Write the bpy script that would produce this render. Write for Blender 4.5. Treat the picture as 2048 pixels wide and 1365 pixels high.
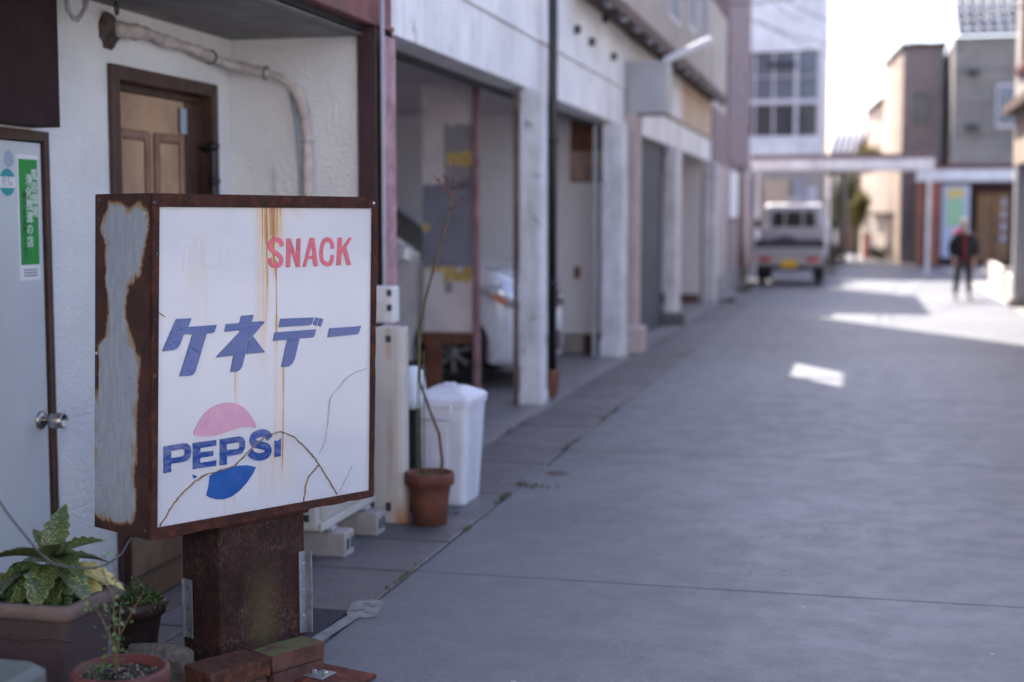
import bpy, bmesh, math, random
from mathutils import Vector, Matrix, noise
R = math.radians
rnd = random.Random(7)
for o in list(bpy.data.objects): bpy.data.objects.remove(o)
SC = bpy.context.scene
COL = SC.collection

# ------------------------------------------------------------ camera, light, exposure
cam_d = bpy.data.cameras.new('camera'); cam = bpy.data.objects.new('camera', cam_d); COL.objects.link(cam)
cam.location = (0, 0, 1.4)
cam.rotation_euler = (R(90 - 4.914), 0, R(13.59))
cam_d.lens = 50; cam_d.sensor_width = 36; cam_d.clip_end = 2000; cam_d.clip_start = .05
cam_d.dof.use_dof = True; cam_d.dof.focus_distance = 4.30; cam_d.dof.aperture_fstop = 1.65; cam_d.dof.aperture_blades = 0
SC.camera = cam

SUN_EL, SUN_AZ = 50.0, 30.0          # the sun stands ahead, 30 degrees left of the street
world = bpy.data.worlds.new('World'); SC.world = world; world.use_nodes = True
wn = world.node_tree.nodes; wl = world.node_tree.links; wn.clear()
wo = wn.new('ShaderNodeOutputWorld'); wb = wn.new('ShaderNodeBackground'); sky = wn.new('ShaderNodeTexSky')
sky.sky_type = 'NISHITA'; sky.sun_disc = False; sky.sun_elevation = R(SUN_EL); sky.sun_rotation = R(-SUN_AZ)
sky.air_density = 1.0; sky.dust_density = 2.2; sky.ozone_density = 2.0
wb.inputs['Strength'].default_value = 0.128
tint = wn.new('ShaderNodeMix'); tint.data_type = 'RGBA'; tint.blend_type = 'MULTIPLY'; tint.inputs[0].default_value = 1; tint.inputs[7].default_value = (1.05, .975, 1.025, 1)
wl.new(sky.outputs[0], tint.inputs[6]); wl.new(tint.outputs[2], wb.inputs[0]); wl.new(wb.outputs[0], wo.inputs[0])
sun_d = bpy.data.lights.new('sun', 'SUN'); sun = bpy.data.objects.new('sun', sun_d); COL.objects.link(sun)
sun_d.energy = 5.0; sun_d.angle = R(.53); sun_d.color = (1.0, .93, .83)
sd = Vector((-math.sin(R(SUN_AZ))*math.cos(R(SUN_EL)), math.cos(R(SUN_AZ))*math.cos(R(SUN_EL)), math.sin(R(SUN_EL))))
sun.rotation_euler = sd.to_track_quat('Z', 'Y').to_euler(); sun.location = (-20, 30, 40)
vs = SC.view_settings; vs.view_transform = 'Standard'; vs.look = 'None'; vs.exposure = 1.70; vs.gamma = 1; vs.use_curve_mapping = False
SC.cycles.use_denoising = True; SC.cycles.max_bounces = 8; SC.cycles.diffuse_bounces = 4

# ------------------------------------------------------------ materials
def lin(c):
    if isinstance(c, str):
        c = [int(c[i:i+2], 16)/255 for i in (0, 2, 4)]
        c = [x/12.92 if x <= .04045 else ((x+.055)/1.055)**2.4 for x in c]
    return (c[0], c[1], c[2], 1)
class NT:
    def __init__(s, name):
        s.m = bpy.data.materials.new(name); s.m.use_nodes = True; s.t = s.m.node_tree; s.n = s.t.nodes
        s.p = s.n['Principled BSDF']
    def new(s, t, **k):
        n = s.n.new(t)
        for a, b in k.items(): setattr(n, a, b)
        return n
    def link(s, a, b): s.t.links.new(a, b)
    def math(s, op, a, b=None, c=None, clamp=False):
        n = s.new('ShaderNodeMath', operation=op, use_clamp=clamp)
        for i, v in enumerate((a, b, c)):
            if v is None: continue
            if isinstance(v, (int, float)): n.inputs[i].default_value = v
            else: s.link(v, n.inputs[i])
        return n.outputs[0]
    def ramp(s, v, a, b, smooth=True, to=(0, 1)):
        n = s.new('ShaderNodeMapRange'); n.interpolation_type = 'SMOOTHSTEP' if smooth else 'LINEAR'
        s.link(v, n.inputs[0]); n.inputs[1].default_value = a; n.inputs[2].default_value = b
        n.inputs[3].default_value = to[0]; n.inputs[4].default_value = to[1]
        return n.outputs[0]
    def mix(s, f, a, b, bt='MIX'):
        n = s.new('ShaderNodeMix', data_type='RGBA', blend_type=bt)
        for i, v in ((0, f), (6, a), (7, b)):
            if isinstance(v, (int, float)): n.inputs[i].default_value = v
            elif isinstance(v, tuple): n.inputs[i].default_value = v
            else: s.link(v, n.inputs[i])
        return n.outputs[2]
    def coord(s, kind='pos', scale=(1, 1, 1)):
        v = s.new('ShaderNodeNewGeometry').outputs['Position'] if kind == 'pos' else s.new('ShaderNodeTexCoord').outputs['Object']
        if scale != (1, 1, 1):
            m = s.new('ShaderNodeVectorMath', operation='MULTIPLY'); s.link(v, m.inputs[0]); m.inputs[1].default_value = scale; v = m.outputs[0]
        return v
    def noise(s, vec, scale, detail=4, rough=.6, dist=0):
        n = s.new('ShaderNodeTexNoise'); n.inputs['Scale'].default_value = scale; n.inputs['Detail'].default_value = detail
        n.inputs['Roughness'].default_value = rough; n.inputs['Distortion'].default_value = dist; s.link(vec, n.inputs['Vector'])
        return n.outputs['Fac']
    def bump(s, h, strength, dist=.01, prev=None):
        n = s.new('ShaderNodeBump'); n.inputs['Strength'].default_value = strength; n.inputs['Distance'].default_value = dist
        s.link(h, n.inputs['Height'])
        if prev is not None: s.link(prev, n.inputs['Normal'])
        s.link(n.outputs[0], s.p.inputs['Normal']); return n.outputs[0]
    def xyz(s, v):
        n = s.new('ShaderNodeSeparateXYZ'); s.link(v, n.inputs[0]); return n.outputs

def mat(name, color, rough=.6, var=.12, scale=4, bump=0, bscale=60, bdist=.01, metal=0, dirt=None, streak=0, spec=.5, kind='pos', coat=0, trans=0):
    t = NT(name); base = lin(color)
    dark = tuple(x*(1-var*1.6) for x in base[:3])+(1,); lite = tuple(min(1, x*(1+var)) for x in base[:3])+(1,)
    v = t.coord(kind)
    c = t.mix(t.ramp(t.noise(v, scale, 6, .65), .3, .7), dark, lite)
    if dirt:   # (colour, threshold, scale)
        f = t.ramp(t.noise(v, dirt[2], 8, .7, .3), dirt[1], dirt[1]+.14)
        c = t.mix(f, c, lin(dirt[0]))
    if streak:
        vv = t.coord(kind, (9, 9, .7)); f = t.ramp(t.noise(vv, 1.6, 5, .7), .52, .78, to=(0, streak))
        c = t.mix(f, c, tuple(x*.35 for x in base[:3])+(1,))
    t.link(c, t.p.inputs['Base Color'])
    rr = t.ramp(t.noise(v, scale*3, 3), .3, .7, to=(max(0, rough-.07), min(1, rough+.07)))
    t.link(rr, t.p.inputs['Roughness'])
    t.p.inputs['Metallic'].default_value = metal; t.p.inputs['Specular IOR Level'].default_value = spec
    if coat: t.p.inputs['Coat Weight'].default_value = coat
    if trans: t.p.inputs['Transmission Weight'].default_value = trans
    if bump: t.bump(t.noise(v, bscale, 5, .6), bump, bdist)
    return t.m

M = {}
M['plaster'] = mat('rough_white_plaster', (.80, .80, .80), .85, .06, 1.5, .9, 55, .02, dirt=((.40, .37, .33), .66, 2.2))
M['white_paint'] = mat('weathered_white_paint', (.80, .79, .81), .7, .10, 1.2, .3, 25, dirt=((.26, .26, .27), .61, 3.2), streak=1)
M['pillar_paint'] = mat('chipped_pale_paint', (.66, .66, .70), .7, .12, 2.5, .5, 18, dirt=((.14, .17, .20), .57, 6), streak=.7)
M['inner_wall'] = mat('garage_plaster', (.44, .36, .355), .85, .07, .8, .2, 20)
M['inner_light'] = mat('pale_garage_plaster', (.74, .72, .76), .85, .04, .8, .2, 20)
M['ceiling'] = mat('garage_ceiling', (.62, .55, .56), .85, .07, .8)
M['soffit'] = mat('dark_soffit_sheet', (.13, .12, .125), .5, .15, 1.5, 0)
M['brown_sheet'] = mat('dark_brown_sheet', (.030, .014, .015), .7, .18, 3, .15, 90, streak=.3, spec=.2)
M['red_steel'] = mat('oxide_red_steel', (.16, .045, .045), .6, .25, 5, .3, 40, dirt=((.38, .2, .21), .63, 5))
M['red_dark'] = mat('oxide_red_dark_steel', (.040, .014, .018), .6, .25, 5, .3, 40, dirt=((.12, .05, .06), .66, 6))
M['pink_worn'] = mat('worn_pink_paint', (.38, .22, .25), .7, .25, 7, .3, 40, dirt=((.2, .05, .05), .58, 6), streak=.4)
M['door_wood'] = mat('light_door_wood', (.40, .25, .155), .55, .18, 3, .1, 80, kind='obj', streak=.5)
M['door_brown'] = mat('brown_door_frame', (.06, .026, .018), .5, .2, 5, .2, 60)
M['mould'] = mat('door_moulding', (.24, .125, .085), .5, .2, 8)
M['door_white'] = mat('white_enamel_door', (.52, .56, .59), .4, .05, 1.2, .1, 6, streak=.12)
M['steel'] = mat('brushed_steel', (.42, .40, .38), .32, .1, 20, 0, metal=1)
M['zinc'] = mat('galvanised_steel', (.33, .35, .38), .5, .15, 30, .1, 60, metal=.85)
M['black'] = mat('black_iron', (.012, .011, .012), .45, .2, 10)
M['rubber'] = mat('black_rubber', (.012, .012, .013), .8, .2, 20)
M['pipe_wrap'] = mat('taped_pipe_lagging', (.52, .46, .43), .8, .18, 9, .6, 45, dirt=((.2, .16, .14), .62, 12))
M['putty'] = mat('old_foam_putty', (.10, .075, .065), .95, .4, 20, 1, 90)
M['box_white'] = mat('white_plastic_box', (.63, .62, .63), .5, .05, 4)
M['ac'] = mat('cream_metal_casing', (.50, .47, .43), .45, .06, 3, 0, dirt=((.32, .26, .2), .72, 5))
M['ac_dark'] = mat('dark_grille_gap', (.015, .017, .024), .6, .1, 4)
M['block'] = mat('pale_concrete_block', (.33, .30, .29), .85, .12, 9, .5, 90)
M['bin'] = mat('white_bin_plastic', (.60, .61, .68), .45, .07, 5, .1, 30, dirt=((.38, .36, .37), .67, 7), streak=.25)
M['canister'] = mat('frosted_plastic', (.6, .66, .74), .35, .06, 5)
M['terracotta'] = mat('terracotta', (.135, .045, .028), .85, .2, 10, .3, 80, dirt=((.2, .11, .08), .64, 9))
M['planter'] = mat('faded_pink_planter', (.052, .032, .033), .75, .15, 6, .2, 120, dirt=((.05, .038, .036), .6, 7))
M['planter_rim'] = mat('faded_planter_rim', (.115, .082, .072), .8, .15, 9, .25, 120, dirt=((.08, .07, .06), .58, 9))
M['dark_pot'] = mat('dark_brown_pot', (.03, .013, .012), .6, .2, 9)
M['red_pot'] = mat('red_plastic_pot', (.095, .022, .017), .6, .2, 9)
M['soil'] = mat('gritty_soil', (.022, .018, .015), .95, .6, 90, 1, 120, .02, dirt=((.22, .2, .18), .66, 160))
M['stem'] = mat('green_stem', (.09, .115, .04), .7, .25, 30)
M['twig'] = mat('brown_twig', (.13, .085, .05), .8, .25, 30)
M['redtwig'] = mat('reddish_twig', (.16, .055, .05), .8, .25, 30)
M['leaf'] = mat('small_green_leaf', (.085, .15, .045), .5, .35, 30, spec=.4)
M['clover'] = mat('clover_leaf', (.06, .15, .03), .5, .4, 40, spec=.4)
M['moss'] = mat('gutter_moss', (.10, .105, .045), .9, .4, 30, 1, 90)
M['brick'] = mat('red_brick', (.085, .035, .026), .85, .25, 14, .6, 90, dirt=((.06, .045, .04), .6, 10))
M['rock'] = mat('rough_stone', (.14, .115, .09), .9, .35, 14, 1, 45, .03, dirt=((.045, .042, .042), .56, 9))
M['mat'] = mat('dark_rubber_mat', (.022, .024, .034), .9, .3, 60, .6, 160)
M['paddle'] = mat('pale_worn_plastic', (.2, .195, .2), .7, .16, 14, dirt=((.08, .075, .07), .58, 22))
M['shutter'] = mat('blue_grey_shutter', (.095, .105, .145), .55, .08, 3)
M['cream'] = mat('cream_render', (.42, .375, .34), .85, .1, 1, .3, 20, streak=.5)
M['cream2'] = mat('yellowed_cream_panel', (.58, .44, .32), .8, .08, 1, 0, streak=.3)
M['pinkish'] = mat('pinkish_tile_pillar', (.44, .36, .35), .7, .1, 3, .2, 30)
M['eave'] = mat('brown_eave', (.12, .075, .06), .8, .3, 3)
M['mauve'] = mat('mauve_sheet', (.205, .14, .155), .7, .1, 1.5)
M['grey_box'] = mat('grey_metal_box', (.36, .36, .39), .5, .1, 2)
M['glass_dark'] = mat('dark_window_glass', (.035, .045, .06), .12, .1, 1, spec=.6)
M['glass_blue'] = mat('bluish_window_glass', (.11, .14, .18), .15, .25, .6, spec=.7)
M['frame_white'] = mat('white_window_frame', (.6, .58, .62), .5, .05, 3)
M['brown_board'] = mat('brown_board', (.17, .07, .04), .7, .25, 5)
M['tan_board'] = mat('tan_board', (.42, .28, .23), .7, .2, 4)
M['slate_paper'] = mat('slate_grey_sheet', (.24, .25, .32), .7, .1, 4)
M['grey_paper'] = mat('grey_sheet', (.32, .31, .35), .7, .1, 4)
M['tape'] = mat('ochre_tape', (.60, .43, .16), .7, .18, 14)
M['white_board'] = mat('scuffed_white_board', (.72, .66, .68), .7, .08, 4, dirt=((.3, .29, .31), .63, 6))
M['car'] = mat('silver_car_paint', (.74, .74, .80), .3, .03, 2, metal=.1, coat=.6)
M['van'] = mat('white_truck_paint', (.40, .385, .41), .45, .06, 2)
M['chrome'] = mat('reflector_chrome', (.85, .87, .9), .22, .02, 2, metal=.5)
M['lamp_red'] = mat('red_tail_lens', (.42, .03, .03), .25, .1, 9)
M['lamp_amber'] = mat('amber_lens', (.7, .16, .05), .25, .1, 9)
M['plate_yellow'] = mat('yellow_plate', (.75, .42, .02), .5, .04, 9)
M['tarp'] = mat('dark_tarpaulin', (.05, .05, .06), .8, .3, 5, .5, 12, .03)
M['conc_wall'] = mat('grey_concrete_wall', (.27, .25, .23), .85, .15, .8, .3, 12, streak=.55)
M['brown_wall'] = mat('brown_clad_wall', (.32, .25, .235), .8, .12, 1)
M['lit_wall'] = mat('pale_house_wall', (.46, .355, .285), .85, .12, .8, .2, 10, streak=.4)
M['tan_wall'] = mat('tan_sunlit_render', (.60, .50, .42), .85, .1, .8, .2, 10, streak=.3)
M['tile_roof'] = mat('grey_roof_tile', (.24, .25, .28), .5, .2, 2)
M['blue_roof'] = mat('blue_grey_roof', (.11, .13, .18), .55, .12, 1)
M['terra_wall'] = mat('terracotta_column', (.36, .13, .085), .8, .12, 2)
M['dark_entry'] = mat('dark_red_entry', (.055, .02, .022), .7, .2, 2)
M['wood_door2'] = mat('brown_wooden_door', (.30, .16, .075), .6, .2, 3)
M['poster_blue'] = mat('pale_blue_poster', (.50, .55, .68), .6, .03, 2)
M['poster_green'] = mat('green_poster_field', (.36, .60, .36), .6, .03, 2)
M['poster_yellow'] = mat('yellow_poster_field', (.72, .56, .2), .6, .03, 2)
M['white'] = mat('clean_white', (.72, .72, .74), .6, .04, 2)
M['low_wall'] = mat('pale_low_wall', (.60, .52, .45), .85, .1, 2, .3, 30)
M['bark'] = mat('tree_bark', (.09, .065, .05), .9, .3, 6)
M['foliage_y'] = mat('yellow_green_foliage', (.23, .22, .05), .6, .45, 3)
M['foliage'] = mat('shrub_foliage', (.06, .095, .03), .6, .45, 3)
M['skin'] = mat('skin', (.45, .27, .2), .55, .06, 9)
M['jacket'] = mat('black_jacket', (.012, .012, .016), .85, .3, 9)
M['trouser'] = mat('dark_grey_trousers', (.035, .035, .045), .85, .2, 9)
M['hat'] = mat('grey_knit_hat', (.38, .34, .36), .9, .15, 30)
M['car_glass'] = mat('dark_car_glass', (.008, .008, .01), .25, .1, 1, spec=.3)
M['bounce_white'] = mat('bounce_render', (.82, .80, .80), .85, .05, 1)  # near white so the added house behind the camera bounces light
M['rustspot'] = mat('rusty_iron_cover', (.085, .058, .055), .8, .3, 12, .5, 60)
M['pink'] = mat('bright_pink_cloth', (.70, .07, .22), .8, .1, 9)
M['scarf'] = mat('crimson_cloth', (.26, .012, .035), .8, .15, 9)
M['sticker_green'] = mat('green_sticker', (.006, .26, .04), .45, .03, 5)
M['sticker_teal'] = mat('teal_sticker', (.015, .27, .30), .45, .03, 5)
M['sticker_grey'] = mat('grey_sticker', (.30, .37, .45), .45, .03, 5)
M['print_white'] = mat('white_print', (.7, .74, .74), .5, .02, 5)
M['print_black'] = mat('black_print', (.01, .012, .012), .5, .02, 5)
M['let_blue'] = mat('blue_acrylic', (.014, .06, .25), .10, .08, 6, .4, 4, .05, coat=.6)
M['let_blue2'] = mat('deep_blue_acrylic', (.010, .08, .31), .12, .08, 6, .12, 4, .05, coat=.6)
M['let_red'] = mat('faded_red_acrylic', (.56, .095, .135), .3, .1, 14, coat=.3)
M['let_pink'] = mat('faded_pink_acrylic', (.50, .24, .36), .2, .06, 9, .12, 12, .03, coat=.5)
M['ghost'] = mat('ghost_letter_film', (.55, .553, .585), .2, .02, 9, coat=.5)
M['ghost_y'] = mat('yellowed_letter_film', (.55, .53, .535), .2, .04, 9, coat=.5)
M['crack'] = mat('crack_filler', (.27, .17, .09), .9, .35, 60, .5, 200)
M['crack_grey'] = mat('hairline_crack', (.49, .495, .53), .6, .2, 60)
M['screw'] = mat('zinc_screw', (.5, .5, .5), .4, .1, 60, metal=.9)
M['cable'] = mat('dark_cable_sheath', (.06, .06, .065), .5, .1, 9)
M['meter_dark'] = mat('dark_slot', (.03, .04, .05), .5, .1, 9)

def concrete(name, base, stain=.5):
    t = NT(name); v = t.coord('pos'); b = lin(base)
    n1 = t.noise(v, .55, 8, .68, .4); n2 = t.noise(v, 5, 8, .7); n3 = t.noise(v, 90, 3, .8)
    c = t.mix(t.ramp(n1, .3, .7), tuple(x*.79 for x in base)+(1,), tuple(x*1.14 for x in base)+(1,))
    c = t.mix(t.ramp(n2, .35, .68, to=(0, .28)), c, tuple(x*.62 for x in base)+(1,))
    c = t.mix(t.ramp(n3, .50, .72, to=(0, .6)), c, tuple(min(1, x*1.7) for x in base)+(1,))
    vs_ = t.coord('pos', (.8, 1.9, 1)); c = t.mix(t.ramp(t.noise(vs_, 1.3, 6, .7), .5, .8, to=(0, stain)), c, tuple(x*1.3 for x in base)+(1,))
    vor = t.new('ShaderNodeTexVoronoi'); vor.inputs['Scale'].default_value = 5.5; t.link(v, vor.inputs['Vector'])
    sp = t.math('LESS_THAN', vor.outputs['Distance'], .045); c = t.mix(t.math('MULTIPLY', sp, .5), c, (.52, .52, .54, 1))
    bl = t.ramp(t.noise(t.coord('pos', (1, 1, 1)), 1.7, 5, .75, .8), .60, .8, to=(0, .28))
    c = t.mix(bl, c, (.070, .064, .070, 1))
    big = t.ramp(t.noise(t.coord('pos', (1, .45, 1)), .35, 3, .5, 1.2), .38, .68, to=(.86, 1.12)); c = t.mix(1.0, c, big, 'MULTIPLY')
    oi = t.new('ShaderNodeObjectInfo'); c = t.mix(1.0, c, t.ramp(oi.outputs['Random'], 0, 1, False, (.90, 1.10)), 'MULTIPLY')
    ck = t.new('ShaderNodeTexVoronoi', feature='DISTANCE_TO_EDGE'); ck.inputs['Scale'].default_value = .42
    wv = t.new('ShaderNodeVectorMath', operation='ADD'); t.link(t.coord('pos'), wv.inputs[0]); nn = t.new('ShaderNodeTexNoise'); nn.inputs['Scale'].default_value = 3; nn.inputs['Detail'].default_value = 6; t.link(v, nn.inputs['Vector']); t.link(nn.outputs['Color'], wv.inputs[1]); t.link(wv.outputs[0], ck.inputs['Vector'])
    c = t.mix(t.math('MULTIPLY', t.math('LESS_THAN', ck.outputs['Distance'], .0016), t.ramp(t.noise(v, .6, 2), .47, .55, to=(0, .85))), c, (.03, .03, .03, 1))
    t.link(c, t.p.inputs['Base Color']); t.link(t.ramp(n2, .3, .7, to=(.44, .58)), t.p.inputs['Roughness'])
    nb = t.bump(n3, .35, .006); t.bump(n2, .3, .02, nb)
    return t.m
M['road'] = concrete('road_concrete', (.122, .128, .148), .3)
M['gutter'] = concrete('gutter_concrete', (.108, .104, .116), .5)
M['joint'] = mat('dark_joint_dirt', (.045, .042, .04), .95, .3, 20)
M['floor'] = concrete('floor_concrete', (.23, .215, .22), .3)
M['lot'] = concrete('lot_ground', (.36, .34, .32), .3)

def rust(name, base, kind='obj', flakes=True, stain=None):
    t = NT(name); v = t.coord(kind)
    n1 = t.noise(v, 7, 8, .7, .5); n2 = t.noise(v, 38, 6, .75); n3 = t.noise(v, 130, 4, .8)
    c = t.mix(t.ramp(n1, .35, .65), tuple(x*.55 for x in base)+(1,), tuple(x*1.35 for x in base)+(1,))
    c = t.mix(t.ramp(n2, .46, .70, to=(0, .85)), c, (base[0]*3.0, base[1]*2.3, base[2]*1.2, 1))
    c = t.mix(t.ramp(n3, .55, .75, to=(0, .5)), c, (base[0]*.35, base[1]*.35, base[2]*.5, 1))
    if flakes:
        f = t.math('MULTIPLY', t.ramp(t.noise(t.coord(kind, (1, 1, .6)), 60, 4, .75, 1.4), .50, .62), t.ramp(t.noise(v, 5, 3), .36, .56))
        c = t.mix(f, c, (.095, .052, .043, 1))
    if stain:
        c = t.mix(t.math('MULTIPLY', t.ramp(t.xyz(v)[2], .42, .12), t.ramp(t.math('ABSOLUTE', t.math('SUBTRACT', t.xyz(v)[0], .40)), .10, .0, to=(0, .7))), c, (.085, .065, .028, 1))
    t.link(c, t.p.inputs['Base Color']); t.p.inputs['Roughness'].default_value = .82; t.p.inputs['Specular IOR Level'].default_value = .3
    nb = t.bump(n2, .55, .006); t.bump(n3, .35, .002, nb)
    return t.m
M['rust'] = rust('rusted_frame', (.038, .0125, .009), flakes=False)
M['rust_post'] = rust('rusted_post', (.022, .009, .008), stain=True)
M['rust_brick'] = rust('rust_stained_brick', (.06, .025, .017), 'pos', flakes=False)
M['rust_plate'] = rust('rusty_plate', (.085, .026, .02), 'pos', flakes=False)

def m_side():     # grey enamel with rust eating in from the edges: 'edge' = distance inside the surviving paint, in metres
    t = NT('enamel_eaten_by_rust'); a = t.new('ShaderNodeAttribute', attribute_name='edge'); v = t.coord('obj')
    n = t.noise(v, 55, 6, .75); n2 = t.noise(t.coord('obj', (1, 1, .25)), 60, 4, .7)
    d = t.math('ADD', a.outputs['Fac'], t.math('MULTIPLY', t.math('SUBTRACT', n, .5), .030))
    d = t.math('ADD', d, t.math('MULTIPLY', t.math('SUBTRACT', t.noise(v, 13, 3), .5), .035))
    d = t.math('SUBTRACT', d, t.math('MULTIPLY', t.ramp(t.noise(t.coord('obj', (1, 1, .12)), 48, 3, .6), .58, .72), .012))
    paint = t.mix(t.ramp(n2, .35, .7), (.235, .27, .315, 1), (.30, .335, .38, 1))
    r = t.mix(t.ramp(t.noise(v, 9, 6, .7), .35, .65), (.022, .0075, .006, 1), (.055, .017, .009, 1))
    c = t.mix(t.ramp(d, -.009, -.001), r, (.115, .038, .012, 1))
    c = t.mix(t.ramp(d, -.003, .003), c, (.24, .175, .10, 1))
    wd = t.math('MULTIPLY', t.ramp(t.noise(v, 10, 2), .35, .7, to=(.4, 1.9)), d); c = t.mix(t.ramp(wd, .0015, .016), c, paint)
    sp = t.new('ShaderNodeTexVoronoi'); sp.inputs['Scale'].default_value = 26; t.link(v, sp.inputs['Vector'])
    c = t.mix(t.math('MULTIPLY', t.math('LESS_THAN', sp.outputs['Distance'], .07), t.ramp(d, .0, .01)), c, (.05, .02, .015, 1))
    t.link(c, t.p.inputs['Base Color']); t.link(t.ramp(d, -.005, .01, to=(.85, .45)), t.p.inputs['Roughness'])
    t.bump(n, .3, .004); return t.m
M['side'] = m_side()

def m_face():     # opal acrylic with run-down rust stains; object x runs along the face, z is height
    t = NT('stained_opal_acrylic'); v = t.coord('obj'); X, _, Z = t.xyz(v)
    xs = t.math('SUBTRACT', X, t.math('MULTIPLY', t.math('SUBTRACT', Z, 1.43), .022))
    wob = t.math('MULTIPLY', t.math('SUBTRACT', t.noise(t.coord('obj', (1, 1, 1)), 4, 2), .5), .006)
    xs = t.math('ADD', xs, wob)
    base = t.mix(t.ramp(t.noise(v, 2.2, 5, .6), .3, .7), (.50, .51, .56, 1), (.555, .555, .59, 1))
    tot = None
    st = [(.428, .009, 1.44, 1.00, .85), (.455, .011, 1.44, 1.18, 1.0), (.468, .004, 1.44, 1.20, .8), (.444, .012, 1.44, 1.22, .45), (.412, .004, 1.44, .85, .55), (.420, .003, 1.44, .8, .55),
          (.480, .012, 1.44, 1.30, .5), (.40, .035, 1.44, .86, .30), (.45, .075, 1.44, 1.30, .5), (.463, .0065, 1.27, .96, 1.0), (.462, .014, 1.10, .55, .30), (.492, .006, .945, .515, .85), (.485, .016, .95, .50, .28),
          (.306, .006, .94, .84, .5), (.312, .012, .95, .70, .25), (.27, .006, .56, .50, .35), (.305, .005, .60, .50, .45), (.455, .02, .70, .50, .3), (.405, .005, .68, .51, .35), (.42, .03, .72, .51, .18), (.52, .06, .72, .50, .12),
          (.16, .05, 1.35, 1.08, .12), (.55, .05, 1.44, 1.39, .2), (.20, .012, 1.25, .95, .12)]
    for s0, w, zt, zb, k in st:
        a = t.math('ABSOLUTE', t.math('SUBTRACT', xs, s0)); g = t.ramp(a, 0, w, to=(k, 0))
        zf = t.ramp(Z, zb, zb + (zt-zb)*.45); g = t.math('MULTIPLY', g, zf)
        g = t.math('MULTIPLY', g, t.ramp(Z, zt, zt+.005, to=(1, 0)))
        tot = g if tot is None else t.math('ADD', tot, g)
    tot = t.math('MULTIPLY', tot, t.ramp(t.noise(t.coord('obj', (60, 60, 3)), 3, 4, .7), .3, .65, to=(.55, 1.1)), clamp=True)
    c = t.mix(t.ramp(tot, 0, .6, False, (0, .8)), base, (.56, .36, .16, 1)); c = t.mix(t.ramp(tot, .45, 1.0), c, (.34, .15, .05, 1))
    sc = t.ramp(t.noise(v, 60, 2, .4), .755, .78); c = t.mix(t.math('MULTIPLY', sc, .6), c, (.3, .27, .24, 1))
    t.link(c, t.p.inputs['Base Color']); t.p.inputs['Roughness'].default_value = .16; t.p.inputs['Coat Weight'].default_value = .6; t.p.inputs['Coat Roughness'].default_value = .06
    t.p.inputs['Subsurface Weight'].default_value = .25; t.p.inputs['Subsurface Radius'].default_value = (.01, .01, .012); t.p.inputs['Subsurface Scale'].default_value = .5
    t.bump(t.noise(v, 2.4, 2, .4), .25, .05); return t.m
M['face'] = m_face()

def m_aucuba(name, g, y, th):
    t = NT(name); v = t.coord('obj')
    vo = t.new('ShaderNodeTexVoronoi'); vo.inputs['Scale'].default_value = 30; t.link(v, vo.inputs['Vector'])
    f = t.ramp(t.math('ADD', vo.outputs['Distance'], t.math('MULTIPLY', t.noise(v, 9, 3), .55)), th, th-.08)
    c = t.mix(t.ramp(t.noise(v, 4, 4), .3, .7), tuple(x*.7 for x in g)+(1,), tuple(x*1.3 for x in g)+(1,))
    c = t.mix(f, c, y+(1,)); t.link(c, t.p.inputs['Base Color']); t.p.inputs['Roughness'].default_value = .38
    t.bump(t.noise(v, 14, 3), .3, .003); return t.m
M['aucuba'] = m_aucuba('speckled_green_leaf', (.034, .062, .024), (.38, .35, .06), .61)
M['aucuba_y'] = m_aucuba('yellowed_speckled_leaf', (.34, .29, .10), (.52, .46, .20), .55)
def m_rustpanel():
    t = NT('stained_cream_panel'); v = t.coord('pos'); X, Y_, Z = t.xyz(v)
    a = t.math('ABSOLUTE', t.math('SUBTRACT', X, -2.06)); g = t.math('MULTIPLY', t.ramp(a, 0, .03, to=(1, 0)), t.ramp(t.noise(t.coord('pos', (1, 1, .35)), 16, 5, .7), .36, .78))
    b = t.math('MULTIPLY', t.ramp(Z, .16, .0), t.ramp(X, -2.06, -2.01)); g = t.math('MAXIMUM', t.math('MULTIPLY', g, .75), b)
    c = t.mix(t.ramp(t.noise(v, 3), .3, .7), (.47, .44, .42, 1), (.54, .51, .48, 1)); c = t.mix(g, c, (.36, .17, .07, 1))
    t.link(c, t.p.inputs['Base Color']); t.p.inputs['Roughness'].default_value = .5; return t.m
M['stained'] = m_rustpanel()
def m_mossbrick():
    t = NT('mossy_brick'); v = t.coord('pos'); c = t.mix(t.ramp(t.noise(v, 14, 6), .3, .7), (.065, .026, .02, 1), (.12, .05, .036, 1))
    nz = t.xyz(t.new('ShaderNodeNewGeometry').outputs['Normal'])[2]
    f = t.math('MULTIPLY', t.ramp(nz, .5, .9), t.ramp(t.noise(v, 12, 4), .38, .55)); c = t.mix(f, c, (.085, .088, .028, 1))
    t.link(c, t.p.inputs['Base Color']); t.p.inputs['Roughness'].default_value = .9; t.bump(t.noise(v, 90, 5), .6, .008); return t.m
M['moss_brick'] = m_mossbrick()

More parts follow.
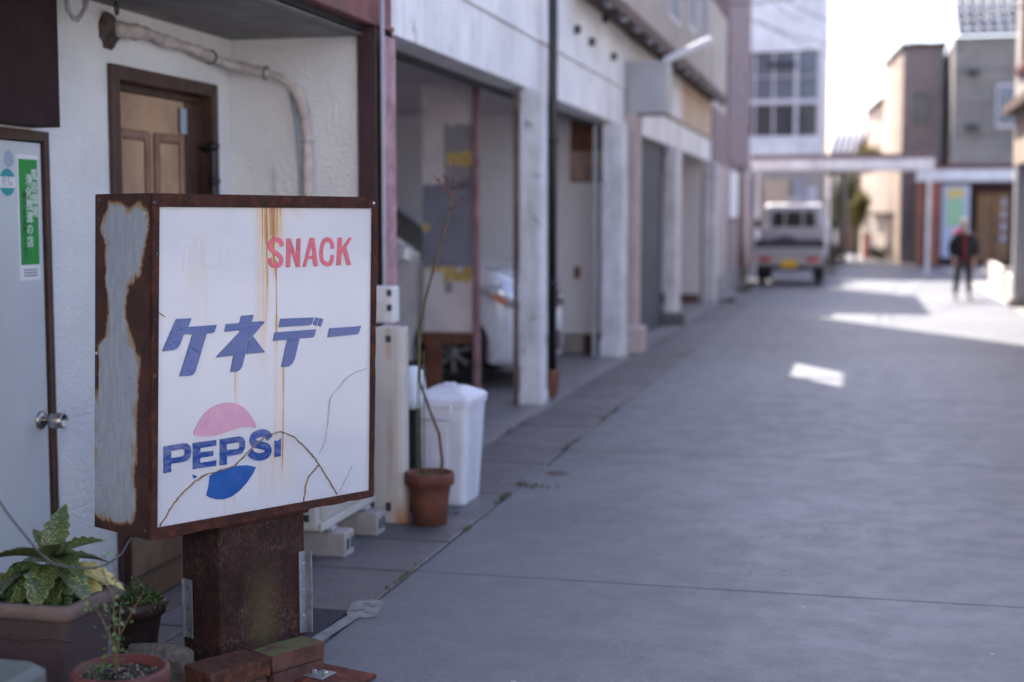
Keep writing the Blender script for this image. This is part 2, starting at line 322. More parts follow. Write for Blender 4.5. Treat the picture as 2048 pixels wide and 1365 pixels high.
# ------------------------------------------------------------ builders
class MB:
    def __init__(s): s.v = []; s.f = []; s.mi = []; s.ms = []; s.sm = []
    def _m(s, m):
        if m not in s.ms: s.ms.append(m)
        return s.ms.index(m)
    def add(s, vs, fs, m, smooth=False):
        b = len(s.v); s.v += [tuple(v) for v in vs]; k = s._m(m)
        for f in fs: s.f.append([i+b for i in f]); s.mi.append(k); s.sm.append(smooth)
    def box(s, x0, x1, y0, y1, z0, z1, m):
        if x0 > x1: x0, x1 = x1, x0
        if y0 > y1: y0, y1 = y1, y0
        if z0 > z1: z0, z1 = z1, z0
        s.add([(x, y, z) for x in (x0, x1) for y in (y0, y1) for z in (z0, z1)],
              [(0, 1, 3, 2), (4, 6, 7, 5), (0, 4, 5, 1), (2, 3, 7, 6), (0, 2, 6, 4), (1, 5, 7, 3)], m); return s
    def prism(s, poly, vec, m, caps=True):   # poly = list of 3-D points, extruded along vec
        n = len(poly); P = [Vector(p) for p in poly]; V = Vector(vec)
        s.add(P+[p+V for p in P], ([tuple(range(n))[::-1], tuple(range(n, 2*n))] if caps else []) + [(i, (i+1) % n, n+(i+1) % n, n+i) for i in range(n)], m); return s
    def tube(s, pts, r, m, seg=10, cap=True, smooth=True):
        P = [Vector(p) for p in pts]; rr = r if isinstance(r, (list, tuple)) else [r]*len(P); vs = []; fs = []; up = None
        for i, p in enumerate(P):
            d = (P[min(i+1, len(P)-1)]-P[max(i-1, 0)]).normalized()
            if up is None: up = d.orthogonal().normalized()
            up = (up - d*up.dot(d)).normalized(); w = d.cross(up)
            for k in range(seg):
                a = 2*math.pi*k/seg; vs.append(p+(up*math.cos(a)+w*math.sin(a))*rr[i])
        for i in range(len(P)-1):
            for k in range(seg): a = i*seg+k; b = i*seg+(k+1) % seg; fs.append((a, b, b+seg, a+seg))
        if cap: fs += [tuple(range(seg))[::-1], tuple(range(len(P)*seg-seg, len(P)*seg))]
        s.add(vs, fs, m, smooth); return s
    def lathe(s, prof, c, m, seg=28, smooth=True, axis='z'):
        vs = []; fs = []; c = Vector(c)
        for r, h in prof:
            for k in range(seg):
                a = 2*math.pi*k/seg; x, y = r*math.cos(a), r*math.sin(a)
                vs.append(c+Vector({'z': (x, y, h), 'y': (x, h, y), 'x': (h, x, y)}[axis]))
        for i in range(len(prof)-1):
            for k in range(seg): a = i*seg+k; b = i*seg+(k+1) % seg; fs.append((a, b, b+seg, a+seg))
        s.add(vs, fs, m, smooth); return s
    def quad(s, a, b, c, d, m): s.add([a, b, c, d], [(0, 1, 2, 3)], m); return s
    def mesh(s, name):
        me = bpy.data.meshes.new(name); me.from_pydata(s.v, [], s.f)
        for m in s.ms: me.materials.append(M[m] if isinstance(m, str) else m)
        me.polygons.foreach_set('material_index', s.mi); me.polygons.foreach_set('use_smooth', s.sm); me.update()
        bm = bmesh.new(); bm.from_mesh(me); bmesh.ops.recalc_face_normals(bm, faces=bm.faces); bm.to_mesh(me); bm.free()
        return me
    def build(s, name, parent=None, bevel=0, seg=2, kind=None, label=None, cat=None, group=None, local=False):
        return link(s.mesh(name), name, parent, bevel, seg, kind, label, cat, group, local)
def link(me, name, parent=None, bevel=0, seg=2, kind=None, label=None, cat=None, group=None, local=False):
    o = bpy.data.objects.new(name, me); COL.objects.link(o)
    if parent is not None:
        o.parent = parent
        if not local: o.matrix_parent_inverse = WM[parent.as_pointer()].inverted()
        WM[o.as_pointer()] = WM[parent.as_pointer()] if local else Matrix()
    else: WM[o.as_pointer()] = Matrix()
    if bevel:
        b = o.modifiers.new('bevel', 'BEVEL'); b.width = bevel; b.segments = seg; b.limit_method = 'ANGLE'; b.angle_limit = R(40)
    if kind: o['kind'] = kind
    if label: o['label'] = label
    if cat: o['category'] = cat
    if group: o['group'] = group
    return o
WM = {}
def thing(name, label, cat, loc=(0, 0, 0), rz=0, group=None, kind=None):
    o = bpy.data.objects.new(name, None); COL.objects.link(o); o.location = loc; o.rotation_euler = (0, 0, rz); o.empty_display_size = .1
    WM[o.as_pointer()] = Matrix.Translation(loc) @ Matrix.Rotation(rz, 4, 'Z')
    if label: o['label'] = label
    if cat: o['category'] = cat
    if group: o['group'] = group
    if kind: o['kind'] = kind
    return o
def B(name, x0, x1, y0, y1, z0, z1, m, parent=None, bevel=0, **k): return MB().box(x0, x1, y0, y1, z0, z1, m).build(name, parent, bevel, **k)
def copy_tree(o, parent=None):
    c = o.copy(); COL.objects.link(c)
    if parent: c.parent = parent
    for ch in list(o.children): copy_tree(ch, c)
    return c
def glyphs(text, size):       # outline of one character as (verts, faces) in a plane, centred
    c = bpy.data.curves.new('t', 'FONT'); c.body = text; c.size = size; c.align_x = 'CENTER'; c.align_y = 'CENTER'; c.resolution_u = 2; c.offset = size*.012
    o = bpy.data.objects.new('t', c); COL.objects.link(o); dg = bpy.context.evaluated_depsgraph_get()
    me = bpy.data.meshes.new_from_object(o.evaluated_get(dg)); vs = [v.co.copy() for v in me.vertices]; fs = [tuple(p.vertices) for p in me.polygons]
    bpy.data.objects.remove(o); bpy.data.meshes.remove(me); bpy.data.curves.remove(c); return vs, fs
# ------------------------------------------------------------ ground and road
g = MB()
for (x0, x1, y0, y1) in ((-400, -3.4, -60, 900), (-2.352, 400, -60, 900), (-3.4, -2.352, 6.70, 900), (-3.4, -2.352, -60, -1.6)):
    g.quad((x0, y0, -.012), (x1, y0, -.012), (x1, y1, -.012), (x0, y1, -.012), 'joint' if x0 == -2.352 else 'lot')
gr = g.build('ground', kind='structure')
B('entrance_floor', -3.4, -2.352, -1.6, 6.70, -.45, -.35, 'floor', kind='structure')
B('entrance_step', -2.37, -2.352, -1.6, 6.70, -.349, -.001, 'gutter', kind='structure', bevel=.004)
road = thing('road', None, None, (0, 0, 0), kind='structure')
def slab(name, x0, x1, y0, y1, z, m, parent, bev=.005):
    return B(name, x0, x1, y0, y1, -.08, z, m, parent, bev)
y = -3.82
while y < 47:
    slab('slab', -1.685, 2.398, y+.006, y+3.05-.006, 0, 'road', road); y += 3.05
pav = thing('pavement', None, None, (0, 0, 0), kind='structure')
y = -1.6; k = 0
while y < 33:
    if 3.5 < y < 12: L = (.92, .52, .47, .66, .9, .58)[k % 6]
    else: L = 1.0
    jx = .004*math.sin(k*2.7); slab('paving_slab', -2.195+jx, -1.694+jx, y+.003+.003*math.sin(k*5), y+L-.005, -.002 + .004*((k*7) % 3), 'gutter', pav, .007)
    if y < 6.1: slab('paving_slab', -2.350, -2.207, y+.006, y+L-.006, .001, 'gutter', pav, .006)
    y += L; k += 1
B('garage_floor', -7, -2.207, 6.90, 33, -.09, -.003, 'floor', kind='structure')
g = MB(); g.quad((2.404, -20, -.003), (60, -20, -.003), (60, 300, -.003), (2.404, 300, -.003), 'lot'); g.quad((-60, 48.2, -.003), (2.40, 48.2, -.003), (2.40, 300, -.003), (-60, 300, -.003), 'road')
g.quad((-60, 33.3, -.004), (-1.70, 33.3, -.004), (-1.70, 48.2, -.004), (-60, 48.2, -.004), 'road')
g.build('street_surface', kind='structure')
mo = MB(); rg = random.Random(3)
for (cx, cy, sx, sy, n) in ((-1.70, 6.85, .02, .16, 60), (-1.69, 6.1, .015, .06, 30), (-1.66, 7.2, .12, .05, 60), (-1.70, 8.6, .015, .4, 60), (-1.70, 10.2, .02, .5, 60), (-1.70, 5.2, .01, .3, 40), (-2.0, 6.42, .2, .012, 50), (-2.2, 9.5, .02, .5, 40), (-2.1, 24.3, .15, .5, 120), (-2.15, 28.5, .12, 1.2, 260)):
    big = 3 if cy > 20 else 1
    for _ in range(n):
        x = rg.gauss(cx, sx/2); yy = rg.gauss(cy, sy/2); h = rg.uniform(.005, .022)*big; a = rg.uniform(0, 6.28); w = rg.uniform(.004, .010)*big
        mo.add([(x-w*math.cos(a), yy-w*math.sin(a), .001), (x+w*math.cos(a), yy+w*math.sin(a), .001), (x+rg.uniform(-.01, .01), yy+rg.uniform(-.01, .01), h)], [(0, 1, 2)], 'moss')
o = mo.build('weeds', kind='stuff', label='low moss and weeds growing in the joints beside the left buildings', cat='weeds')

# ------------------------------------------------------------ snack bar (left, nearest)
sb = thing('snack_bar_building', 'white plastered snack bar with brown steel canopy, wooden panel door and taped pipe', 'building', (-3.07, 3, 0))
def plaster_wall(boxes, name='wall', parent=sb, m='plaster'):
    w = MB()
    for b in boxes: w.box(*b, m)
    return w.build(name, parent)
X0 = -3.07
plaster_wall([(-3.3, X0, -1.6, 3.9, -.4, 2.7), (-3.3, X0, 3.9, 4.99, 1.705, 2.7), (-3.3, X0, 4.99, 5.47, .60, 2.7), (-3.3, X0, 5.47, 6.49, 2.052, 2.7), (-3.3, X0, 6.49, 6.69, -.4, 2.7)])
zz = [-.40, -.11, .22, .59]
for i in range(3):
    cuts = [4.99, 5.47] if i != 1 else [4.99, 5.33, 5.47]
    for a, b in zip(cuts[:-1], cuts[1:]): B('wall_block', -3.3, X0-.001, a+.004, b-.004, zz[i]+.004, zz[i+1]-.004+(.006 if i == 2 else 0), 'plaster', sb, .004)
B('wall_backing', -3.31, -3.076, 4.99, 5.47, -.4, .60, 'plaster', sb)
plaster_wall([(X0, -2.40, 6.69, 6.85, -.4, 2.62)], 'wing_wall')
B('upper_storey', -7, -2.44, -3, 6.93, 2.80, 8.6, 'white_paint', sb)
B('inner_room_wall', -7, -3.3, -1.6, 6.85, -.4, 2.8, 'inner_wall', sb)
for a, b in ((-3.07, -2.745), (-2.735, -2.425), (-2.417, -2.36)): B('soffit_panel', a, b, -1.6, 6.687, 2.29, 2.302, 'soffit', sb, .002)
B('soffit_backing', -3.07, -2.36, -1.6, 6.69, 2.310, 2.34, 'ac_dark', sb)
bm_ = MB(); bm_.box(-2.345, -2.30, -1.6, 6.93, 2.36, 2.80, 'red_steel'); bm_.box(-2.44, -2.285, -1.6, 6.93, 2.335, 2.358, 'red_steel'); bm_.box(-2.40, -2.347, -1.6, 6.9, 2.365, 2.80, 'red_dark')
bm_.build('canopy_beam', sb, .003)
p = MB(); p.box(-2.385, -2.292, 6.66, 6.685, -.01, 2.333, 'red_dark'); p.box(-2.385, -2.292, 6.90, 6.925, -.01, 2.333, 'red_dark'); p.box(-2.350, -2.325, 6.686, 6.899, -.01, 2.333, 'red_dark'); p.build('steel_post', sb, .002)
B('post_facing', -2.291, -2.280, 6.72, 6.93, 0, 2.30, 'pink_worn', sb, .002)
MB().tube([(-2.27, 6.695, 0), (-2.27, 6.695, 1.2), (-2.27, 6.695, 2.9)], .011, 'grey_box').build('conduit', sb)
# door on the right of the wall
dr = MB(); dr.box(-3.16, -3.045, 5.47, 5.535, -.35, 2.05, 'door_brown'); dr.box(-3.16, -3.045, 6.43, 6.49, -.35, 2.05, 'door_brown'); dr.box(-3.16, -3.045, 5.535, 6.43, 1.99, 2.05, 'door_brown')
dr.box(-3.15, -3.12, 5.535, 6.43, 1.955, 1.989, 'door_brown'); dr.box(-3.17, -3.16, 5.47, 6.49, -.4, 2.05, 'black')
door = dr.build('wooden_door', sb, .004)
B('stile', -3.15, -3.105, 5.537, 5.60, -.34, 1.95, 'door_brown', door, .003)
B('stile', -3.15, -3.105, 6.27, 6.43, -.34, 1.95, 'door_brown', door, .003)
B('leaf', -3.145, -3.118, 5.601, 6.269, -.34, 1.95, 'door_wood', door)
for y0, y1 in ((5.605, 5.90), (5.95, 6.235)):
    for z0, z1 in ((.30, 1.79),):
        f = MB(); w = .040
        f.box(-3.117, -3.098, y0, y0+w, z0, z1, 'mould'); f.box(-3.117, -3.098, y1-w, y1, z0, z1, 'mould'); f.box(-3.117, -3.098, y0+w, y1-w, z1-w, z1, 'mould'); f.box(-3.117, -3.098, y0+w, y1-w, z0, z0+w, 'mould')
        f.build('moulding', door, .009)
        B('door_panel', -3.117, -3.110, y0+w+.006, y1-w-.006, z0+w+.006, z1-w-.006, 'door_wood', door, .003)
B('kick_panel', -3.117, -3.104, 5.66, 6.2, -.20, .10, 'door_wood', door, .004)
B('door_sticker', -3.104, -3.1025, 6.20, 6.262, 1.80, 1.92, 'sticker_grey', door)
hd = MB(); hd.tube([(-3.04, 6.40, 1.77), (-3.035, 6.40, 1.72), (-3.03, 6.40, 1.4), (-3.035, 6.40, 1.05), (-3.04, 6.40, 1.0)], [.012, .018, .024, .018, .012], 'black')
for z in (1.75, 1.58, 1.40, 1.20, 1.02): hd.lathe([(.018, -.02), (.031, -.008), (.031, .008), (.018, .02)], (-3.033, 6.40, z), 'black', 16)
hd.tube([(-3.1, 6.40, 1.74), (-3.035, 6.40, 1.74)], .012, 'black'); hd.tube([(-3.1, 6.40, 1.03), (-3.035, 6.40, 1.03)], .012, 'black'); hd.build('door_handle', door)
# white service door
sd_ = MB(); sd_.box(-3.11, -3.055, 4.962, 4.992, -.35, 1.735, 'door_brown'); sd_.box(-3.11, -3.055, 3.9, 4.961, 1.695, 1.735, 'door_brown'); sd_.box(-3.12, -3.111, 3.9, 4.99, -.4, 1.73, 'black')
sdoor = sd_.build('service_door', sb, .003)
B('door_slab', -3.105, -3.070, 3.92, 4.953, -.34, 1.690, 'door_white', sdoor, .004)
k = MB(); k.lathe([(.036, 0), (.037, .004), (.030, .012), (.015, .015)], (-3.069, 4.90, .62), 'steel', 24, axis='x')
k.lathe([(.013, .013), (.014, .040), (.028, .046), (.031, .06), (.030, .098), (.026, .102), (.023, .098), (.0, .086)], (-3.069, 4.90, .62), 'steel', 24, axis='x')
k.build('door_knob', sdoor)
def glyph_on_wall(mb, ch, size, y, z, x, m, sy=1.0, sz=1.0, zrot=0):      # lettering on a wall that faces +X
    vs, fs = glyphs(ch, size); c, s = math.cos(zrot), math.sin(zrot)
    mb.add([(x, y+(v.x*c-v.y*s)*sy, z+(v.x*s+v.y*c)*sz) for v in vs], fs, m)
st = MB(); st.box(-3.0698, -3.0690, 4.787, 4.928, 1.165, 1.642, 'white'); st.box(-3.0689, -3.0684, 4.797, 4.922, 1.225, 1.625, 'sticker_green')
for i, ch in enumerate('風俗環境'): glyph_on_wall(st, ch, .046, 4.898, 1.565-.047*i, -3.0680, 'print_white')
for i, ch in enumerate('浄化推進の店'): glyph_on_wall(st, ch, .046, 4.862, 1.545-.047*i, -3.0680, 'print_white')
for i, ch in enumerate('暴力を追放しよう'): glyph_on_wall(st, ch, .032, 4.828, 1.487-.033*i, -3.0680, 'print_black')
for r in range(3):
    for c in range(7 if r < 1 else 12):
        w = .085/(7 if r < 1 else 12); st.box(-3.0688, -3.0686, 4.815+c*w*1.08, 4.815+c*w*1.08+w*.62, 1.2025-r*.011, 1.2085-r*.011, 'print_black')
st.build('green_sticker', sdoor)
rs = MB()
def disc(mb, y, z, r, x, m, a0=0, a1=360, n=28):
    pts = [(x, y+r*math.cos(R(a0+(a1-a0)*i/n)), z+r*math.sin(R(a0+(a1-a0)*i/n))) for i in range(n+1 if a1-a0 < 360 else n)]
    mb.add(pts, [tuple(range(len(pts)))], m)
disc(rs, 4.722, 1.535, .052, -3.0690, 'white'); disc(rs, 4.722, 1.535, .051, -3.0686, 'sticker_teal', 24, 156); disc(rs, 4.722, 1.535, .051, -3.0686, 'sticker_teal', 204, 336)
glyph_on_wall(rs, '防', .036, 4.742, 1.535, -3.0684, 'sticker_grey'); glyph_on_wall(rs, '犯', .036, 4.702, 1.535, -3.0684, 'sticker_grey')
rs.build('round_sticker', sdoor)
rs = MB(); disc(rs, 4.735, 1.622, .032, -3.0690, 'sticker_grey'); rs.build('grey_sticker', sdoor)
B('brown_panel', -3.065, -2.95, 2.6, 4.90, 1.745, 3.2, 'brown_sheet', sb, .003)
# insulated pipe
pts = [(-3.03, 5.47, 2.19), (-3.0, 5.56, 2.19), (-3.02, 5.75, 2.205), (-3.02, 5.9, 2.19), (-3.02, 6.15, 2.19), (-3.02, 6.40, 2.165), (-3.0, 6.56, 2.15), (-2.93, 6.63, 2.135), (-2.84, 6.645, 2.115), (-2.76, 6.645, 2.085), (-2.70, 6.645, 2.03), (-2.665, 6.645, 1.95), (-2.65, 6.645, 1.84), (-2.645, 6.645, 1.7), (-2.645, 6.645, 1.3), (-2.645, 6.645, .75)]
dense = []
for i in range(len(pts)-1):
    a, b = Vector(pts[i]), Vector(pts[i+1]); n = max(2, int((b-a).length/.02))
    for q in range(n): dense.append(a.lerp(b, q/n))
for _ in range(2): dense = [dense[0]]+[(dense[i-1]+dense[i]*2+dense[i+1])/4 for i in range(1, len(dense)-1)]+[dense[-1]]
rr = [.024+.0035*math.sin(i*1.3)+.004*math.sin(i*.37)+(.006 if i < 14 else 0) for i in range(len(dense))]
pipe = MB().tube(dense, rr, 'pipe_wrap', 14).build('taped_pipe', sb)
MB().tube([(-2.735, 6.655, 2.02), (-2.705, 6.655, 1.88), (-2.69, 6.655, 1.7), (-2.69, 6.655, .8)], .009, 'sticker_grey').build('drain_hose', sb)
def ring(mb, c, d, r, th, m):
    d = Vector(d).normalized(); u = d.orthogonal().normalized(); w = d.cross(u); mb.tube([Vector(c)+(u*math.cos(a)+w*math.sin(a))*r for a in [2*math.pi*i/18 for i in range(19)]], th, m, 6)
for c, d in (((-3.02, 6.36, 2.17), (0, 1, 0)), ((-2.86, 6.645, 2.12), (1, 0, -.2)), ((-2.647, 6.645, 1.78), (0, 0, 1))):
    r_ = MB(); ring(r_, c, d, .031, .004, 'black' if c[2] > 2 else 'grey_box'); r_.build('pipe_clamp', pipe)
pb = MB(); rp = random.Random(5); prof = [(0, .035), (.03, .035), (.05, .02), (.06, .0), (.06, -.02)]
pb.lathe([(a, b) for a, b in reversed(prof)], (-3.060, 5.475, 2.185), 'putty', 20, axis='x'); me = pb.mesh('hole_filler')
for v in me.vertices: v.co += Vector((rp.uniform(-.006, .006), rp.uniform(-.01, .01), rp.uniform(-.012, .012))) + noise.noise_vector(v.co*20)*.012; v.co.z += (v.co.z-2.19)*.15
link(me, 'hole_filler', sb)
B('switch_box', -2.83, -2.70, 6.665, 6.689, 1.50, 1.665, 'plaster', sb, .004)
w = MB(); w.tube([(-2.93, 4.93, 2.28), (-2.95, 4.97, 2.20), (-2.96, 5.03, 2.17), (-2.97, 5.10, 2.19), (-2.98, 5.16, 2.24), (-2.98, 5.18, 2.285)], .009, 'grey_box'); w.tube([(-2.93, 4.93, 2.25), (-2.95, 4.99, 2.185), (-2.96, 5.06, 2.165), (-2.97, 5.13, 2.22), (-2.98, 5.14, 2.285)], .006, 'grey_box'); w.build('loose_cable', sb)
w = MB(); ring(w, (-2.98, 5.40, 2.265), (1, .3, 0), .028, .005, 'black'); w.build('cable_loop', sb)

# ------------------------------------------------------------ garage building
gb = thing('garage_building', 'white painted building with open ground floor garages behind peeling pillars', 'building', (-2.4, 7, 0))
B('fascia', -2.60, -2.39, 6.94, 14.86, 2.365, 2.745, 'white_paint', gb, .006)
B('ledge', -2.60, -2.372, 6.94, 14.86, 2.748, 2.775, 'white_paint', gb, .006)
y = 6.94
while y < 14.8:
    e = min(y+.88, 14.86); B('wall_panel', -2.50, -2.395, y+.003, e-.003, 2.778, 4.6, 'white_paint', gb, .003); y = e
B('upper_wall', -7.4, -2.51, 6.94, 14.86, 2.70, 11.6, 'white_paint', gb)
B('upper_wall_face', -2.50, -2.40, 6.94, 14.86, 4.605, 11.6, 'white_paint', gb)
B('garage_ceiling', -7, -2.605, 6.94, 14.7, 2.50, 2.60, 'ceiling', gb)
B('lintel', -2.66, -2.605, 7.0, 14.2, 2.335, 2.40, 'ac_dark', gb)
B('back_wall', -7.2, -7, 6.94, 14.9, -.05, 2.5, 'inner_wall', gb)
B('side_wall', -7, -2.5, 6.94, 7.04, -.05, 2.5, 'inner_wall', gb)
def pillar(x0, x1, y0, y1, parent=gb, m='pillar_paint', h=2.364):
    o = B('pillar', x0, x1, y0, y1, -.01, h, m, parent, .008); return o
pillar(-2.45, -2.28, 10.38, 10.58); pillar(-2.50, -2.29, 14.18, 14.50); pillar(-2.50, -2.39, 7.05, 7.2)
B('pillar_foot', -2.46, -2.272, 10.37, 10.59, 0, .10, 'pillar_paint', gb, .012); B('pillar_foot', -2.515, -2.28, 14.16, 14.52, 0, .18, 'pillar_paint', gb, .012)
B('door_track', -2.49, -2.455, 10.34, 10.375, 0, 2.34, 'eave', gb, .003); B('door_track', -2.585, -2.545, 14.14, 14.18, 0, 2.34, 'grey_box', gb, .003)
pw = thing('partition_wall', None, None) if False else None
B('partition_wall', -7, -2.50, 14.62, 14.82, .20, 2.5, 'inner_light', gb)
x = -5.0; i = 0
while x < -2.52:
    L = .28 if i % 2 else .17; e = min(x+L, -2.51); B('base_brick', x+.005, e-.005, 14.59, 14.82, 0, .195, 'brick' if i % 2 == 0 else 'block', gb, .006); x = e; i += 1
wf = MB(); wf.box(-2.90, -2.565, 14.585, 14.618, 1.78, 2.45, 'brown_board'); wd = wf.build('wooden_window', gb, .004)
B('upper_board', -2.885, -2.58, 14.572, 14.584, 2.10, 2.44, 'brown_board', wd, .003); B('lower_board', -2.885, -2.58, 14.572, 14.584, 1.795, 2.095, 'tan_board', wd, .003)
B('switch_box', -2.86, -2.80, 14.59, 14.619, .78, .90, 'brown_board', gb, .004)
dp = MB(); dp.tube([(-2.29, 10.80, .16), (-2.29, 10.80, 2.3), (-2.29, 10.80, 6)], .036, 'black', 14); dp.lathe([(.03, .0), (.045, .03), (.06, .16), (.07, .19), (.066, .22), (.045, .22)], (-2.29, 10.80, .01), 'brown_board', 14)
for z in (.9, 2.0, 3.2): dp.lathe([(.036, -.02), (.046, -.015), (.046, .015), (.036, .02)], (-2.29, 10.80, z), 'black', 14)
dp.build('drainpipe', gb)
for yy, zz_ in ((12.2, 3.02), (12.9, 3.0), (14.1, 3.0), (13.6, 3.3)): MB().lathe([(.0, .05), (.035, .05), (.04, .0)], (-2.394, yy, zz_), 'meter_dark', 12, axis='x').build('anchor_bolt', gb)
gx = MB(); gx.box(-2.388, -1.96, 14.95, 15.42, 2.50, 3.04, 'grey_box'); gs = gx.build('projecting_box_sign', None, .01, label='blank grey metal box sign projecting from the wall above the pinkish pillar', cat='sign')
bd = thing('partition_board', 'scuffed white board with slate sheets and torn ochre tape standing in the garage', 'board', (-3.24, 11.2, 0))
B('panel', -3.46, -3.03, 11.19, 11.22, .47, 2.49, 'white_board', bd, .003)
B('bottom_rail', -3.47, -3.03, 11.175, 11.225, .38, .465, 'brown_board', bd, .003)
B('leg', -3.44, -3.30, 11.18, 11.215, 0, .38, 'brown_board', bd, .003)
B('post', -3.025, -2.975, 11.16, 11.22, 0, 2.49, 'pink_worn', bd, .004)
def ragged(x0, x1, z0, z1, m, n=9, amp=.012, seed=1, y=11.188, name='paper_sheet'):
    r_ = random.Random(seed); top = [(x0+(x1-x0)*i/n, y, z1+r_.uniform(-amp, amp)) for i in range(n+1)]; bot = [(x0+(x1-x0)*i/n, y, z0+r_.uniform(-amp, amp)) for i in range(n, -1, -1)]
    MB().prism(top+bot, (0, -.0025, 0), m).build(name, bd)
ragged(-3.27, -3.035, 1.72, 2.16, 'grey_paper', seed=2); ragged(-3.455, -3.035, 1.00, 1.68, 'slate_paper', seed=3, amp=.02); ragged(-3.27, -3.035, 1.66, 1.725, 'slate_paper', seed=9)
ragged(-3.25, -3.035, 1.83, 1.94, 'tape', seed=4, y=11.184, name='tape'); ragged(-3.40, -3.035, .90, .99, 'tape', seed=5, amp=.03, y=11.184, name='tape')
ragged(-3.455, -3.40, 1.30, 1.36, 'tape', seed=6, amp=.02, y=11.184, name='tape'); ragged(-3.43, -3.28, .66, .97, 'white', seed=7, y=11.183); ragged(-3.27, -3.2, .80, .89, 'grey_paper', seed=8, y=11.183)

# ------------------------------------------------------------ cream building with shutter
cb = thing('cream_shuttered_building', 'cream and white building with blue grey shutter, open bay and brown eave', 'building', (-2.4, 15, 0))
B('pinkish_pillar', -2.46, -2.265, 14.90, 15.30, 0, 2.5, 'pinkish', cb, .01)
for i in range(2): B('base_block', -2.40, -2.16, 14.56+.26*i, 14.81+.26*i, 0, .27, 'pinkish', cb, .012)
B('fascia', -2.60, -2.388, 15.0, 24.0, 2.345, 2.70, 'white_paint', cb, .006); B('ledge', -2.60, -2.355, 16, 24.0, 2.703, 2.735, 'cream', cb, .006)
B('upper_fascia', -2.60, -2.392, 14.87, 19.9, 2.738, 3.32, 'white_paint', cb); B('yellowed_panel', -2.60, -2.392, 19.91, 24.0, 2.738, 3.32, 'cream2', cb)
ev = MB(); ev.box(-2.6, -2.20, 12.0, 24.0, 3.34, 3.40, 'eave'); ev.box(-2.22, -2.15, 12.0, 24.0, 3.30, 3.42, 'eave')
for i in range(14): ev.tube([(-2.18, 12.0+i*.86, 3.30), (-2.17, 12.43+i*.86, 3.255-.02*(i % 2)), (-2.18, 12.86+i*.86, 3.30)], .022, 'black', 6)
ev.build('eave', cb)
uw = MB()
def win_wall(mb, x0, x1, ya, yb, z0, z1, holes, m):       # wall facing +X with window openings (y0, y1, h0, h1), same height
    y = ya
    for (a, b, h0, h1) in holes:
        mb.box(x0, x1, y, a, z0, z1, m); mb.box(x0, x1, a, b, z0, h0, m); mb.box(x0, x1, a, b, h1, z1, m); y = b
    mb.box(x0, x1, y, yb, z0, z1, m)
hol = [(16.15, 17.75, 4.45, 6.2), (18.6, 19.8, 4.0, 5.3), (20.75, 21.75, 4.15, 5.5), (22.4, 23.5, 4.15, 5.5)]  # first opening left unglazed, added to let a sun patch onto the road
win_wall(uw, -2.7, -2.42, 14.87, 24.0, 3.42, 7.0, hol, 'cream'); uw.box(-2.70, -2.42, 14.87, 24.0, 7.001, 11.6, 'cream'); uw.box(-7, -2.71, 14.87, 24, 2.5, 4.4, 'cream'); uw.build('upper_wall', cb)  # mass behind kept low so sunlight can pass through that opening
for (a, b, h0, h1) in hol[1:]:
    f = MB(); f.box(-2.50, -2.405, a, a+.05, h0, h1, 'frame_white'); f.box(-2.50, -2.405, b-.05, b, h0, h1, 'frame_white'); f.box(-2.50, -2.405, a+.05, b-.05, h0, h0+.05, 'frame_white'); f.box(-2.50, -2.405, a+.05, b-.05, h1-.05, h1, 'frame_white'); f.box(-2.5, -2.42, (a+b)/2-.02, (a+b)/2+.02, h0+.05, h1-.05, 'frame_white')
    fo = f.build('window', cb); B('pane', -2.49, -2.48, a+.05, b-.05, h0+.05, h1-.05, 'glass_dark', fo)
sh = MB(); y = 15.35
while y < 18.7: sh.box(-2.52, -2.495, y, y+.045, 0, 2.34, 'shutter'); sh.box(-2.52, -2.51, y+.045, y+.085, 0, 2.34, 'shutter'); y += .085
sh.build('corrugated_shutter', cb)
B('pillar', -2.455, -2.32, 18.76, 19.40, 0, 2.344, 'pillar_paint', cb, .01); B('pillar', -2.50, -2.31, 24.05, 24.45, 0, 2.344, 'pillar_paint', cb, .01)
B('pillar_foot', -2.55, -2.20, 18.7, 19.1, 0, .16, 'gutter', cb, .015)
B('bay_wall', -7, -2.55, 23.9, 24.04, -.02, 2.5, 'inner_light', cb); B('bay_back_wall', -7, -6.8, 15, 24, 0, 2.5, 'inner_wall', cb); B('bay_ceiling', -7, -2.61, 15, 24, 2.48, 2.499, 'ceiling', cb)
B('bay_side_wall', -7, -2.60, 18.8, 19.0, 0, 2.48, 'inner_wall', cb); B('bay_base', -3.2, -2.551, 23.87, 23.899, 0, .14, 'eave', cb)
sl = thing('street_light', 'pale tubular street light jutting from the corner of the grey box sign', 'street light', (-1.99, 14.96, 3.04))
lm = MB(); d = Vector((.62, .13, .33)).normalized(); a = Vector((-1.99, 14.96, 3.03)); b = Vector((-1.50, 15.07, 3.26)); u = Vector((-.4, 0, .9)).normalized()
lm.tube([a, a.lerp(b, .05), a.lerp(b, .95), b], [.02, .042, .042, .02], 'white', 12); lm.build('lamp_housing', sl); MB().tube([(-2.02, 15.1, 3.045), (-1.98, 14.97, 3.06)], .02, 'grey_box').build('bracket', sl)

